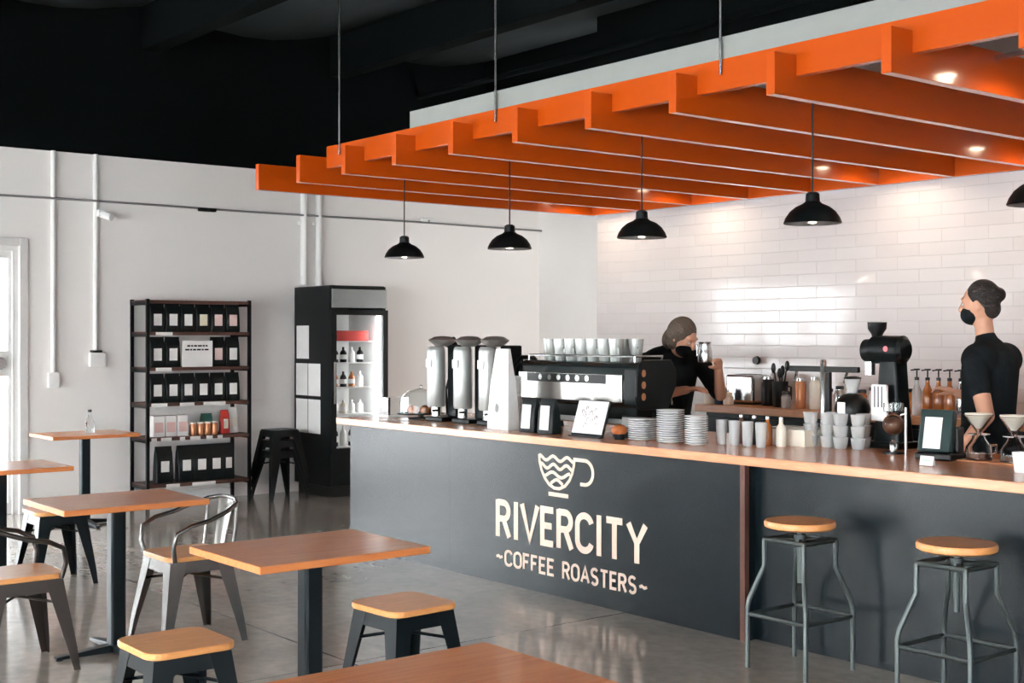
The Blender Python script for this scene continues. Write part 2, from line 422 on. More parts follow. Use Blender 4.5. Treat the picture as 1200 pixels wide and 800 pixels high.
# ------------------------------------------------------------------ service counter
YC = 5.04
cnt = thing('service_counter', 'long charcoal front bar counter with the painted coffee sign', 'counter', (-4, 5.5, 0))
cc = Vector(cnt.location)
def cl(mb): bmesh.ops.translate(mb.bm, verts=mb.bm.verts, vec=-cc); return mb
cl(MB().box(-8.22, -6.974, YC, YC+.03, .0, .897)).build('front_panel', M_panel, cnt)
fp = cl(MB().box(-6.972, -4.45, YC, YC+.03, .0, .897)).build('front_panel', M_panel, cnt)
cl(MB().box(-4.449, -4.419, YC+.031, YC+.0795, .0, .897)).build('return_panel', M_panel, cnt)
cl(MB().box(-4.449, -4.418, YC-.004, YC+.0305, .0, .897)).build('timber_edge', mat('edge_timber', (.11, .042, .03), .45), cnt, label='thin brown timber edge')
cl(MB().box(-4.419, 1.2, YC+.08, YC+.11, .0, .897)).build('recessed_panel', M_panel, cnt)
cl(MB().box(-8.22, -8.19, YC+.031, 6.05, 0, .897)).build('end_panel', M_panel, cnt)
cl(MB().box(-8.18, 1.2, YC+.25, 6.05, .1, .88)).build('carcass', M_plastic, cnt)
top = MB().box(-8.34, 1.25, 4.99, 6.12, .898, .945).build('worktop', M_wood_top, bevel=.004)
tag(top, 'long pale orange timber worktop running along the charcoal counter', 'worktop')
# lettering on the panel: local frame x right, y up, facing -Y
def sign_m(x, z): return Matrix.Translation(Vector((x, YC-.0005, z))-cc) @ Matrix.Rotation(PI/2, 4, 'X')
def strokes(glyph, x0, z0, w, h, r, mb, M):
    for st in glyph:
        pts = [Vector((x0+a*w, z0+b*h)) for a, b in st]
        ribbon(mb, pts, r, M)
RC = [0]
def ribbon(mb, pts, r, M, closed=False):
    RC[0] = (RC[0]+1) % 7; hh = .0015+.0002*RC[0]
    n = len(pts); L = []; R = []
    for i in range(n):
        a = pts[max(i-1, 0)]; b = pts[min(i+1, n-1)]
        d1 = (pts[i]-a).normalized() if i else (b-pts[i]).normalized()
        d2 = (b-pts[i]).normalized() if i < n-1 else d1
        t = (d1+d2).normalized(); nn = Vector((-t.y, t.x)); s = r/max(.68, nn.dot(Vector((-d1.y, d1.x))))
        L.append(pts[i]+nn*s); R.append(pts[i]-nn*s)
    for i in range(n-1):
        q = [L[i], L[i+1], R[i+1], R[i]]
        mb.prism([(p.x, p.y) for p in q][::-1], hh+(i % 2)*.00009, M)
def circ(cx, cy, rx, ry, a0, a1, n=14):
    return [(cx+rx*math.cos(math.radians(a0+(a1-a0)*i/n)), cy+ry*math.sin(math.radians(a0+(a1-a0)*i/n))) for i in range(n+1)]
G = {
 'R': [[(0, -.07), (0, 1.07)], [(0, 1), (.5, 1)] + circ(.5, .75, .42, .25, 90, -90)[1:] + [(0, .5)], [(.5, .5), (.98, -.05)]],
 'I': [[(.5, -.08), (.5, 1.08)]], 'V': [[(-.02, 1.06), (.5, 0), (1.02, 1.06)]],
 'E': [[(1, 1), (0, 1), (0, 0), (1, 0)], [(0, .52), (.85, .52)]],
 'C': [circ(.5, .72, .5, .28, 15, 180) + circ(.5, .28, .5, .28, 180, 345)],
 'T': [[(0, 1), (1, 1)], [(.5, 1), (.5, -.08)]], 'Y': [[(0, 1), (.5, .45), (1, 1)], [(.5, .5), (.5, -.08)]],
 'O': [circ(.5, .7, .5, .3, 0, 180) + circ(.5, .3, .5, .3, 180, 360) + [(1, .7)]],
 'F': [[(1, 1), (0, 1), (0, 0)], [(0, .52), (.8, .52)]],
 'A': [[(0, 0), (.5, 1), (1, 0)], [(.2, .33), (.8, .33)]],
 'S': [circ(.5, .75, .48, .25, 30, 270, 12) + circ(.5, .25, .48, .25, 90, -150, 12)[1:]],
 '~': [[(0, .47), (.3, .56), (.65, .44), (1, .53)]], ' ': [],
}
W = {'I': .22, 'V': 1.1, 'A': 1.05, 'Y': 1.05, 'T': 1.0, '~': .62, ' ': .3, 'C': .95, 'O': 1.0, 'E': .78, 'F': .76, 'R': .92, 'S': .86}
def word(txt, x0, x1, z0, h, r, gap, name):
    mb = MB(); tot = sum(W[c] for c in txt)+gap*(len(txt)-1); u = (x1-x0-2*r)/tot; x = r
    M = sign_m(x0, z0)
    for c in txt:
        strokes(G[c], x, r, W[c]*u, h-2*r, r, mb, M); x += (W[c]+gap)*u
    return mb.build(name, M_letter, fp)
word('RIVERCITY', -6.475, -5.115, .285, .24, .0195, .38, 'lettering')
word('~', -6.475, -6.40, .112, .105, .0082, .42, 'flourish')
word('COFFEE', -6.385, -5.905, .112, .105, .0082, .42, 'lettering')
word('ROASTERS', -5.835, -5.205, .112, .105, .0082, .42, 'lettering')
word('~', -5.19, -5.115, .112, .105, .0082, .42, 'flourish')
mb = MB(); M = sign_m(-6.06, .59); V = Vector; r = .0095
bowl = [V((.012, .245)), V((.016, .2)), V((.035, .15)), V((.065, .105)), V((.105, .07)), V((.15, .052)), V((.2, .052)), V((.25, .072)), V((.29, .108)), V((.315, .15)), V((.33, .2)), V((.335, .245))]
ribbon(mb, bowl, r, M)
def wave(x0, x1, z, amp, n, ph): return [V((x0+(x1-x0)*i/20, z+amp*math.sin(ph+n*2*PI*i/20))) for i in range(21)]
ribbon(mb, wave(.014, .333, .228, .014, 2.5, PI/2), r, M)
ribbon(mb, wave(.028, .322, .180, .014, 2.5, PI/2), r, M)
ribbon(mb, wave(.055, .295, .132, .014, 1.5, -PI/2), r, M)
ribbon(mb, [V((.12, .078)), V((.155, .098)), V((.175, .104)), V((.195, .098)), V((.23, .078))], r, M)
ribbon(mb, [V((.34, .235)), V((.42, .235))] + [V(p) for p in circ(.425, .165, .07, .07, 90, -90)] + [V((.385, .095))], r*1.1, M)
ribbon(mb, [V((.1, .014)), V((.28, .014))], .012, M)
mb.build('cup_emblem', M_letter, fp, label='pale line drawing of a cup with waves')

# ------------------------------------------------------------------ back bench
bb = thing('back_bench', 'low dark bench with a brown timber top along the tiled wall', 'bench', (-4.5, 7.7, 0))
MB().box(-2.5, 5.5, -.3, .285, .965, 1.02).build('bench_top', M_wood_dark, bb, bevel=.004)
MB().box(-2.45, 5.45, -.22, .28, .0, .964).build('carcass', M_black, bb)
for i in range(7):
    dd = MB().box(-2.4+i*1.1, -1.33+i*1.1, -.24, -.221, .1, .93).build('door', M_black, bb, bevel=.003)
    MB().box(-1.5+i*1.1, -1.4+i*1.1, -.265, -.241, .84, .86).build('handle', M_steel, dd)

# ------------------------------------------------------------------ cafe tables
def make_table():
    t = thing('cafe_table', '', 'table')
    MB().box(-.285, .285, -.36, .36, .722, .75).build('tabletop', M_wood_table, t, bevel=.004)
    MB().box(-.038, .038, -.038, .038, .03, .714).build('column', M_tolix, t, bevel=.012)
    MB().box(-.16, .16, -.16, .16, .7141, .7215).build('mounting_plate', M_tolix, t)
    mb = MB()
    for k in range(4):
        R = Matrix.Rotation(k*PI/2, 4, 'Z')
        mb.loft([[tuple(R @ Vector(p)) for p in ring] for ring in
                 ([(.02, -.03, .006), (.02, .03, .006), (.02, .03, .045), (.02, -.03, .045)], [(.3, -.022, .006), (.3, .022, .006), (.3, .022, .018), (.3, -.022, .018)])])
    mb.build('cross_base', M_tolix, t, bevel=.003)
    mb = MB()
    for k in range(4): mb.lathe([(.018, 0), (.018, .0061)], c=(.28*math.cos(k*PI/2), .28*math.sin(k*PI/2), 0), seg=12)
    mb.build('glide_foot', M_plastic, t)
    return t
tb = make_table(); tb.location = (-4.345, 2.485, 0)
tb['label'] = 'timber top cafe table with a white sun glint, between the two wooden stools'; tb['group'] = 'timber cafe tables'
dup(tb, (-6.2, 2.465, 0), 0, 'timber top cafe table between the left edge chair and the silver armchair')
dup(tb, (-8.2, 2.52, 0), 0, 'cafe table at the left edge with only its right end in view')
dup(tb, (-10.56, 3.93, 0), 0, 'cafe table against the far wall with a small clear bottle on it')
dup(tb, (-2.42, 1.71, 0), 0, 'nearest cafe table, only its orange timber corner showing at the bottom')
# ------------------------------------------------------------------ low stools
def tolix_base(t, half_t, half_b, h, m=None, skirt=.06, nskirt=True):
    m = m or M_tolix
    for sx in (-1, 1):
        for sy in (-1, 1):
            def ring(c, wd, z, th=.004):
                x, y = sx*c, sy*c
                ix, iy = -sx, -sy
                P = [(x, y), (x+ix*wd, y), (x+ix*wd, y+iy*th), (x+ix*th, y+iy*th), (x+ix*th, y+iy*wd), (x, y+iy*wd)]
                return [(a, b, z) for a, b in P]
            MB().loft([ring(half_b, .03, 0), ring(half_b*.8+half_t*.2, .045, h*.25), ring(half_t, .085, h-.005)]).build('leg', m, t)
    MB().loft([[(x, y, h-skirt) for x, y in rrect(2*half_t+.012, 2*half_t+.012, .02)],
               [(x, y, h) for x, y in rrect(2*half_t-.004, 2*half_t-.004, .03)]], cap=False).build('apron', m, t)
    mb = MB()
    zb = h*.72; c = half_t+(half_b-half_t)*.28-.02
    mb.tube([(-c, -c, zb), (0, 0, zb+.03), (c, c, zb)], .007, 8).tube([(-c, c, zb), (0, 0, zb+.03), (c, -c, zb)], .007, 8)
    mb.build('cross_brace', m, t)
def seat_pad(t, w, z, m, th=.024, d=None):
    d = d or w
    pr = rrect(w, d, .06)
    MB().loft([[(x*.985, y*.985, z) for x, y in pr], [(x, y, z+.005) for x, y in pr], [(x, y, z+th-.004) for x, y in pr], [(x*.985, y*.985, z+th) for x, y in pr]]).build('seat', m, t)
st = thing('low_stool', 'low dark metal stool with pale timber seat in front of the counter sign', 'stool', (-4.43, 2.97, 0), .06, 'low stools with timber seats')
tolix_base(st, .145, .2, .44); seat_pad(st, .335, .4405, M_wood_seat)
dup(st, (-4.38, 1.96, 0), 0, 'low stool with pale timber seat at the bottom left below the table')
dup(st, (-8.19, 2.86, 0), 0, 'low dark metal stool under the far end of the left edge table')

# ------------------------------------------------------------------ armchairs
def make_armchair(label, metal, loc_, rz):
    t = thing('metal_armchair', label, 'chair', loc_, rz, 'metal armchairs with timber seats')
    tolix_base(t, .165, .225, .425, metal)
    seat_pad(t, .36, .4255, M_wood_seat)
    # local +Y is the back
    pts = [(-.185, -.15, .43), (-.2, -.165, .50), (-.21, -.15, .57), (-.22, -.08, .605), (-.22, .02, .625), (-.205, .12, .66), (-.165, .195, .69), (-.09, .225, .705), (0, .23, .71),
           (.09, .225, .705), (.165, .195, .69), (.205, .12, .66), (.22, .02, .625), (.22, -.08, .605), (.21, -.15, .57), (.2, -.165, .50), (.185, -.15, .43)]
    MB().tube(pts, .0115, 10).build('arm_frame', metal, t, True)
    for s in (-1, 1): MB().tube([(s*.16, .165, .43), (s*.168, .185, .56), (s*.165, .195, .69)], .009, 8).build('back_post', metal, t, True)
    mb = MB(); n = 8
    rings = []
    for z, y, hw in ((.425, .172, .05), (.53, .19, .062), (.63, .208, .075), (.705, .222, .085)):
        a = [(hw*(2*i/n-1), y+.01*(1-(2*i/n-1)**2), z) for i in range(n+1)]
        b = [(p[0], p[1]-.004, p[2]) for p in a][::-1]
        rings.append(a+b)
    mb.loft(rings).build('back_splat', metal, t, True)
    return t
make_armchair('bare silver metal armchair with timber seat behind the table with glint', M_raw, (-6.25, 2.86, 0), 0)
make_armchair('dark worn metal armchair with timber seat at the left edge of the photo', mat('worn_bronze_steel', (.07, .06, .055), .35, .8), (-6.2, 1.98, 0), PI)

# ------------------------------------------------------------------ stacked stools by the fridge
ss = None
lab = ['black metal stool at the bottom of the stack beside the fridge', 'black metal stool in the middle of the stack beside the fridge', 'black metal stool on top of the stack beside the fridge']
for i in range(3):
    t = thing('stacked_stool', lab[i], 'stool', (-11.12, 6.03, .10*i), .0, 'stacked black stools beside the fridge')
    tolix_base(t, .135+.0, .205, .45, M_black)
    MB().loft([[(x, y, .4505) for x, y in rrect(.29, .29, .05)], [(x, y, .456) for x, y in rrect(.29, .29, .05)]]).build('seat', M_black, t)

# ------------------------------------------------------------------ bar stools
def make_bar():
    t = thing('bar_stool', '', 'stool')
    MB().lathe([(.150, .655), (.163, .662), (.165, .678), (.160, .69), (.05, .6905)], seg=40).build('seat', M_wood_seat, t, True)
    MB().cyl((0, 0, .40), (0, 0, .654), .013, seg=16).lathe([(.06, .645), (.06, .6549)], seg=20).build('screw_post', M_grey_metal, t)
    hs = .17; ht = .115
    for sx in (-1, 1):
        for sy in (-1, 1):
            P = [(sx*hs, sy*hs, 0), (sx*hs, sy*hs, .28), (sx*(hs-.006), sy*(hs-.006), .32), (sx*(ht+.012), sy*(ht+.012), .44), (sx*ht, sy*ht, .475), (sx*ht, sy*ht, .60)]
            MB().tube(P, .0115, 8).build('leg', M_grey_metal, t, True)
    MB().tube([(-ht, -ht, .60), (ht, -ht, .60), (ht, ht, .60), (-ht, ht, .60)], .011, 8, closed=True).tube([(-ht, -ht, .60), (ht, ht, .60)], .009, 8).tube([(-ht, ht, .598), (ht, -ht, .598)], .009, 8).lathe([(.028, .575), (.028, .625)], seg=16).build('top_frame', M_grey_metal, t)
    MB().tube([(-hs, -hs, .25), (hs, -hs, .25), (hs, hs, .25), (-hs, hs, .25)], .010, 8, closed=True).build('foot_ring', M_grey_metal, t)
    return t
bs = make_bar(); bs.location = (-3.9, 4.83, 0)
bs['label'] = 'industrial bar stool with round timber seat nearest the counter sign'; bs['group'] = 'round seat bar stools'
dup(bs, (-3.08, 4.83, 0), 0, 'industrial bar stool with round timber seat closest to the right photo edge')

# ------------------------------------------------------------------ drinks fridge
fr = thing('drinks_fridge', 'tall black glass door drinks fridge against the far wall', 'fridge', (-11.13, 6.71, 0))
# local: front +X at .33, side -Y at -.32, size .66 x .64
x0, x1, y0, y1 = -.35, .33, -.32, .32
MB().box(x0, x1, y0, y0+.03, .1, 2.03).box(x0, x1, y1-.03, y1, .1, 2.03).box(x0, x0+.03, y0+.03, y1-.03, .1, 2.03).box(x0+.03, x1, y0+.03, y1-.03, 2.0, 2.03).box(x0+.03, x1-.03, y0+.03, y1-.03, .1, .14).build('cabinet', M_black, fr, bevel=.006)
MB().box(x0+.05, x1-.04, y0+.02, y1-.02, 0, .099).build('plinth', M_plastic, fr)
MB().box(x0+.031, x0+.04, y0+.031, y1-.031, .15, 1.8).box(x0+.04, x1-.03, y0+.031, y0+.036, .42, 1.8).box(x0+.04, x1-.03, y1-.036, y1-.031, .42, 1.8).build('liner', M_white, fr, label='white inner lining')
hd = MB().box(x1+.001, x1+.025, y0+.02, y1-.005, 1.82, 2.0).build('header_panel', mat('grey_panel', (.26, .28, .28), .35, .3), fr, bevel=.004, label='plain silver header panel')
MB().box(x1-.03, x1+.0, y0+.03, y1-.03, .14, .42).build('lower_grille', M_black, fr)
dr = MB().box(x1+.001, x1+.04, y0, y0+.055, .42, 1.80).box(x1+.001, x1+.04, y1-.055, y1, .42, 1.80).box(x1+.001, x1+.04, y0+.055, y1-.055, 1.75, 1.80).box(x1+.001, x1+.04, y0+.055, y1-.055, .42, .47).build('door', M_black, fr)
MB().box(x1+.015, x1+.02, y0+.056, y1-.056, .471, 1.749).build('pane', M_pane, dr)
MB().box(x1+.041, x1+.06, y0+.015, y0+.035, .9, 1.3).build('handle', M_steel, dr)
MB().box(x1-.05, x1-.03, y1-.085, y1-.055, .5, 1.74).build('light_tube', M_tube, fr, label='bright white light strip')
shz = (.47, .79, 1.05, 1.29, 1.50)
for z in shz: MB().box(x0+.041, x1-.06, y0+.037, y1-.09, z-.012, z).build('shelf', M_white, fr)
for k, (ya, yb, za, zb_) in enumerate(((-.3, -.17, 1.325, 1.65), (-.31, -.07, .965, 1.28), (-.06, .18, .965, 1.28), (-.31, -.07, .60, .93), (-.06, .18, .60, .93))):
    if k == 0: xa, xb = -.30, -.06
    elif k in (1, 3): xa, xb = -.31, -.085
    else: xa, xb = -.07, .16
    o = MB().box(xa, xb, y0-.003, y0-.0005, za, zb_).build('paper_notice', M_paper, fr, label='white paper notice on the fridge side')
# drinks inside
fo = Vector(fr.location)
def bottle_mb(r, h):
    return MB().lathe([(r, 0), (r, h*.6), (r*.85, h*.7), (r*.35, h*.82), (r*.33, h*.97), (r*.36, h)], seg=14)
B0 = None
cols = [('dark', M_plastic), ('white', M_white), ('amber', M_amber), ('green', M_green)]
def drink(kind, m, lab, grp, px, py, pz, r=.03, h=.17):
    t = thing('drink_bottle', lab, 'bottle', (fo.x+px, fo.y+py, pz), 0, grp)
    bottle_mb(r, h).build('bottle_body', m, t, True)
    MB().lathe([(r*1.03, h*.2), (r*1.03, h*.5)], seg=14).build('bottle_label', M_paper, t)
    return t
ordn = ['first', 'second', 'third', 'fourth', 'fifth', 'sixth', 'seventh']
rows = [(shz[0], 'bottom', [M_white, M_plastic, M_white, M_plastic, M_white], .2), (shz[1], 'second lowest', [M_white, M_white, M_cream, M_white, M_white], .13),
        (shz[2], 'middle', [M_amber, M_amber, M_plastic, M_amber, M_white], .15), (shz[3], 'second highest', [M_white, M_plastic, M_plastic, M_white, M_plastic], .15)]
proto = {}
for z, nm, ms, h in rows:
    for k, m in enumerate(ms):
        lab_ = '%s bottle from the left on the fridge\'s %s shelf' % (ordn[k].capitalize(), nm)
        key = (m.name, h)
        if key in proto: dup(proto[key], (fo.x+.12, fo.y-.23+k*.095, z), 0, lab_, 'bottles in the fridge')
        else: proto[key] = drink('', m, lab_, 'bottles in the fridge', .12, -.23+k*.095, z, .033, h)
bx_ = MB().box(fo.x+.05, fo.x+.2, fo.y-.16, fo.y+.2, 1.5, 1.60).build('juice_carton_tray', M_red, bevel=.004); tag(bx_, 'red carton tray on the top fridge shelf', 'carton')

# ------------------------------------------------------------------ retail rack
rk = thing('retail_rack', 'black metal rack of coffee bags against the far wall', 'shelf', (-11.275, 5.2, 0))
hx, hy = .175, .50
RZ = (.215, .635, .945, 1.265, 1.585, 1.87)
for sx in (-1, 1):
    for sy in (-1, 1):
        MB().box(sx*hx-.014, sx*hx+.014, sy*hy-.014, sy*hy+.014, 0, 1.88).build('upright', M_black, rk)
for z in RZ:
    MB().box(-hx+.0142, hx-.0142, -hy-.01, hy+.01, z-.014, z).box(hx-.0139, hx+.0139, -hy+.015, hy-.015, z-.03, z).box(-hx-.013, -hx+.0141, -hy+.015, hy-.015, z-.03, z).build('shelf_board', M_shelfwood if z < 1.8 else M_shelfwood, rk)
for s in (-1, 1):
    for z in RZ: MB().box(-hx+.0141, hx-.0141, s*hy-.010-.0, s*hy+.010, z-.045, z-.0141).build('side_rail', M_black, rk)
for zi, ys in ((4, ((-.43, -.27),)), (3, ((-.43, -.28),)), (2, ((-.47, -.32), (-.2, -.06), (.03, .25))), (1, ((-.47, -.42), (-.38, -.28), (-.2, -.15), (-.1, 0), (.06, .12), (.17, .22))), (0, ((-.33, -.2), (-.08, .15)))):
    for a, b in ys: MB().box(hx+.0142, hx+.016, a, b, RZ[zi]-.034, RZ[zi]-.002).build('price_tag', M_paper, rk)
def make_bag(w, d, h, lab_, cat, grp, loc_, m=M_bag, lw=.55, lz=(.22, .62), lm=M_paper):
    t = thing('coffee_bag', lab_, cat, loc_, 0, grp)
    # label faces +X
    rings = []
    for z, a, b in ((0, .5, .5), (.06, .52, .54), (.5, .5, .5), (.8, .5, .32), (.93, .5, .06), (1, .5, .05)):
        rings.append([(x*b*2, y*a*2, z*h) for x, y in rrect(d, w, .012, 3)])
    MB().loft(rings).build('pouch', m, t, True)
    MB().box(d*.5+.0015, d*.5+.0035, -w*lw/2, w*lw/2, h*lz[0], h*lz[1]).build('bag_label', lm, t)
    return t
rx, ry = -11.275, 5.2
BY = [-.37, -.22, -.075, .075, .225, .375]
pos = ['leftmost', 'second from the left', 'third from the left', 'third from the right', 'second from the right', 'rightmost']
b1 = None
M_label_y = mat('yellowish_label', (.75, .68, .52), .6); M_label_p = mat('pinkish_label', (.8, .6, .57), .6)
for zi, nm in ((4, 'top shelf'), (3, 'second shelf'), (2, 'third shelf')):
    for k, y in enumerate(BY):
        if zi == 3 and k in (2, 3): continue
        L_ = 'black coffee bag with white label, %s on the rack\'s %s' % (pos[k], nm)
        g = 'coffee bags on the %s of the rack' % nm
        lc = (rx+.06, ry+y, RZ[zi])
        b1 = make_bag(.138, .07, .262 if zi != 3 else .275, L_, 'bag', g, lc, lm=(M_label_y if (zi, k) == (4, 3) else M_label_p if (zi, k) in ((4, 4), (3, 4), (4, 5)) else M_paper))
for k, y in enumerate((-.30, -.09, .06, .205, .33)):
    pn = ['leftmost, set apart', 'second from the left', 'middle', 'second from the right', 'rightmost'][k]
    make_bag(.16 if k < 4 else .12, .09, .33, 'large black coffee bag with white label, %s on the rack\'s lowest shelf' % pn, 'bag', 'large coffee bags on the lowest shelf', (rx+.05, ry+y, RZ[0]), lw=.5, lz=(.3, .6))
t = thing('shelf_sign', 'white printed card between black bags on the rack\'s second shelf', 'sign', (rx+.12, ry, RZ[3]))
MB().box(0, .006, -.15, .15, 0, .24).build('card', M_paper, t)
mb = MB()
for j, (a, b) in enumerate(((-.10, .10), (-.12, .12))):
    y = a
    while y < b-.01:
        l = random.choice((.02, .03, .04)); mb.box(.0061, .007, y, min(y+l, b), .185-.035*j, .200-.035*j); y += l+.008
mb.build('print', M_plastic, t, label='two rows of dark print')
for k in range(3):
    t = thing('gift_box', 'white box, %s on the fourth shelf of the rack' % ['leftmost', 'second from the left', 'third from the left'][k], 'box', (rx+.05, ry-.36+.115*k, RZ[1]), 0, 'white boxes on the rack')
    MB().box(-.05, .05, -.052, .052, 0, .19).build('carton', M_paper, t, bevel=.003)
    MB().box(.0502, .052, -.04, .04, .04, .13).build('box_label', mat('soft_pink', (.75, .5, .47), .6), t)
for k in range(4):
    t = thing('coffee_tin', 'copper coloured tin, %s of the row of four on the rack' % ['leftmost', 'second', 'third', 'rightmost'][k], 'tin', (rx+.08, ry-.02+.07*k, RZ[1]), 0, 'copper tins on the rack')
    MB().lathe([(.03, 0), (.031, .003), (.031, .1), (.029, .104)], seg=20).build('can', M_tin, t, True)
    MB().lathe([(.032, .1041), (.032, .118), (.03, .12)], seg=20).build('lid', M_cream, t, True)
make_bag(.11, .07, .19, 'dark green pouch behind the copper tins on the rack', 'bag', None, (rx-.03, ry+.16, RZ[1]), m=M_green, lm=M_green)
make_bag(.08, .07, .22, 'red pouch right of the copper tins on the rack', 'bag', None, (rx+.04, ry+.31, RZ[1]), m=M_red, lm=M_cream)
make_bag(.1, .07, .24, 'white pouch at the right end of the rack\'s fourth shelf', 'bag', None, (rx-.02, ry+.42, RZ[1]), m=M_paper, lm=M_cream)

# ------------------------------------------------------------------ wall services
c = thing('wall_conduit', 'white pipe nearest the doors, ending low in a switch box', 'pipe', (XL, 3.99, 1.13), 0, 'white wall conduits')
MB().cyl((.022, 0, .1), (.022, 0, ZW-1.13), .022, seg=14).build('pipe', M_white, c, True)
MB().box(.0, .05, -.05, .05, -.04, .1).build('switch_box', M_white, c, bevel=.008)
c = thing('wall_conduit', 'white pipe left of the rack, ending in a power socket', 'pipe', (XL, 4.37, 1.32), 0, 'white wall conduits')
MB().cyl((.022, 0, .1), (.022, 0, ZW-1.32), .022, seg=14).build('pipe', M_white, c, True)
MB().box(.0, .05, -.06, .09, -.05, .08).build('socket_box', M_white, c, bevel=.008)
MB().box(.0, .06, -.045, .05, .0805, .1).build('plug', M_plastic, c, bevel=.004)
for k, (px, gp) in enumerate((( (6.49), 'left'), ((6.66), 'right'))):
    c = thing('wall_conduit', '%s white pipe of the pair rising above the fridge' % gp, 'pipe', (XL, px, 2.06), 0, 'white wall conduits')
    MB().cyl((.035, 0, 0), (.035, 0, ZW-2.06), .033, seg=14).build('pipe', M_white, c, True)
    MB().box(0, .03, -.05, .05, .6, .63).build('clamp', M_white, c)
c = thing('wall_camera', 'small white camera on the pipe left of the rack', 'camera', (XL+.045, 4.40, 2.64))
MB().box(0, .05, -.03, .03, -.02, .04).build('mount', M_white, c, bevel=.005)
MB().cyl((.03, .0, .0), (.13, .06, -.03), .03, .035, 16).build('camera_body', M_white, c, True)
c = thing('wall_cable', 'thin grey cable strung high along the left wall', 'cable', (XL+.055, 5, 2.755))
MB().tube([(0, -8+12.57*i/24, .004*math.sin(i)) for i in range(25)], .010, 8).build('cable', mat('grey_cable', (.2, .2, .2), .6), c)
c = thing('wall_sensor', 'small dark sensor on the cable above the rack', 'sensor', (XL+.066, 5.42, 2.74))
MB().box(0, .05, -.09, .09, -.018, .018).build('sensor_case', M_black, c, bevel=.012)
MB().ball((.052, 0, -.005), .014).build('sensor_eye', M_plastic, c, True)
c = thing('wall_junction_box', 'small white box on the far wall right of the fridge pipes', 'box', (XL, 8.0, 2.78))
MB().box(0, .05, -.09, .09, -.03, .03).build('case', M_white, c, bevel=.006)
MB().cyl((.0501, 0, 0), (.056, 0, 0), .012).build('knockout', M_steel, c)
t = thing('table_bottle', 'small clear bottle on the table by the far wall', 'bottle', (-10.58, 3.98, .75))
MB().lathe([(.035, 0), (.037, .01), (.037, .09), (.015, .13), (.013, .17)], seg=18).build('glass_body', M_glass, t, True)
MB().lathe([(.016, .1705), (.016, .19)], seg=14).build('stopper', M_plastic, t, True)

# ================================================================== COUNTER ITEMS
ZT0 = .945
# pastry stand under glass
t = thing('cake_stand', 'round dark stand of pastries under a clear dome at the bar\'s left end', 'cake stand', (-7.86, 5.42, ZT0))
MB().lathe([(.09, 0), (.09, .006), (.02, .012), (.02, .03), (.17, .034), (.172, .042), (.16, .043)], seg=36).build('stand', M_black, t, True)
mbd = MB().lathe([(.155, .0435), (.155, .12), (.14, .17), (.09, .205), (.02, .22), (.02, .217), (.088, .202), (.137, .168), (.152, .12), (.152, .0435)], seg=36)
mbd.build('glass_dome', M_glass, t, True)
MB().ball((0, 0, .232), .014).build('dome_knob', M_glass, t, True)
for k, (a, b) in enumerate(((-.075, -.03), (.01, -.07), (.08, -.02), (-.02, .05), (.06, .07))):
    t = thing('pastry', 'golden brown bun under the glass dome, %s' % ['far left', 'front', 'far right', 'behind centre', 'back right'][k], 'pastry', (-7.86+a, 5.42+b, ZT0+.0435), 0, 'buns under the glass dome')
    MB().loft([[(x*s, y*s, z) for x, y in [(.036*math.cos(u*PI/8), .036*math.sin(u*PI/8)) for u in range(16)]] for z, s in ((0, .85), (.012, 1), (.03, .95), (.045, .65), (.052, .2))]).build('bun', M_pastry, t, True)
t = thing('pastry_box', 'clear box of pastries left of the cake dome at the bar end', 'box', (-8.12, 5.35, ZT0))
MB().box(-.07, .07, -.09, .09, 0, .02).build('tray', M_white, t, bevel=.004)
MB().box(-.068, .068, -.088, .088, .0201, .15).build('cover', M_glass, t)
# three tall coffee urns / hopper grinders
def make_urn(lab_, loc_):
    t = thing('coffee_grinder', lab_, 'grinder', loc_, 0, 'tall silver coffee dispensers')
    MB().box(-.10, .10, -.08, .14, 0, .03).build('base_plate', M_black, t, bevel=.006)
    MB().box(.03, .135, .02, .13, .0301, .54).build('black_housing', M_black, t, bevel=.01, label='black upright housing')
    MB().lathe([(.06, .1), (.066, .11), (.066, .5), (.06, .52), (.05, .53)], c=(-.035, -.03, 0), seg=28).build('steel_cylinder', M_satin, t, True, label='brushed steel cylinder')
    MB().lathe([(.035, .035), (.035, .099)], c=(-.035, -.03, 0), seg=20).build('spout', M_steel, t)
    MB().box(-.065, .0, -.1005, -.0965, .38, .44).build('name_tag', M_paper, t)
    MB().cyl((-.005, -.08, .075), (-.005, -.035, .075), .008).build('tap', M_plastic, t)
    MB().lathe([(.05, .5305), (.095, .565), (.1, .575), (.06, .598), (.02, .603)], c=(0, 0, 0), seg=28).build('lid', mat('smoky_lid', (.16, .15, .14), .3), t, True)
    return t
u = make_urn('tall silver coffee dispenser nearest the cake dome', (-7.56, 5.4, ZT0))
dup(u, (-7.24, 5.4, ZT0), 0, 'tall silver coffee dispenser in the middle of the three')
dup(u, (-6.95, 5.4, ZT0), 0, 'tall silver coffee dispenser half hidden behind the white bag')
t = thing('tilted_lever', 'black angled arm lamp left of the silver dispensers', 'lamp', (-7.86, 5.66, ZT0))
MB().lathe([(.05, 0), (.05, .012), (.01, .02)], seg=20).build('foot', M_black, t, True)
MB().tube([(0, 0, .018), (-.02, 0, .2), (.11, -.02, .42), (.12, 0, .5)], .01, 10).build('arm', M_black, t, True)
MB().tube([(.12, 0, .5), (.05, -.01, .56)], [.018, .05], 16).build('head', M_black, t, True)
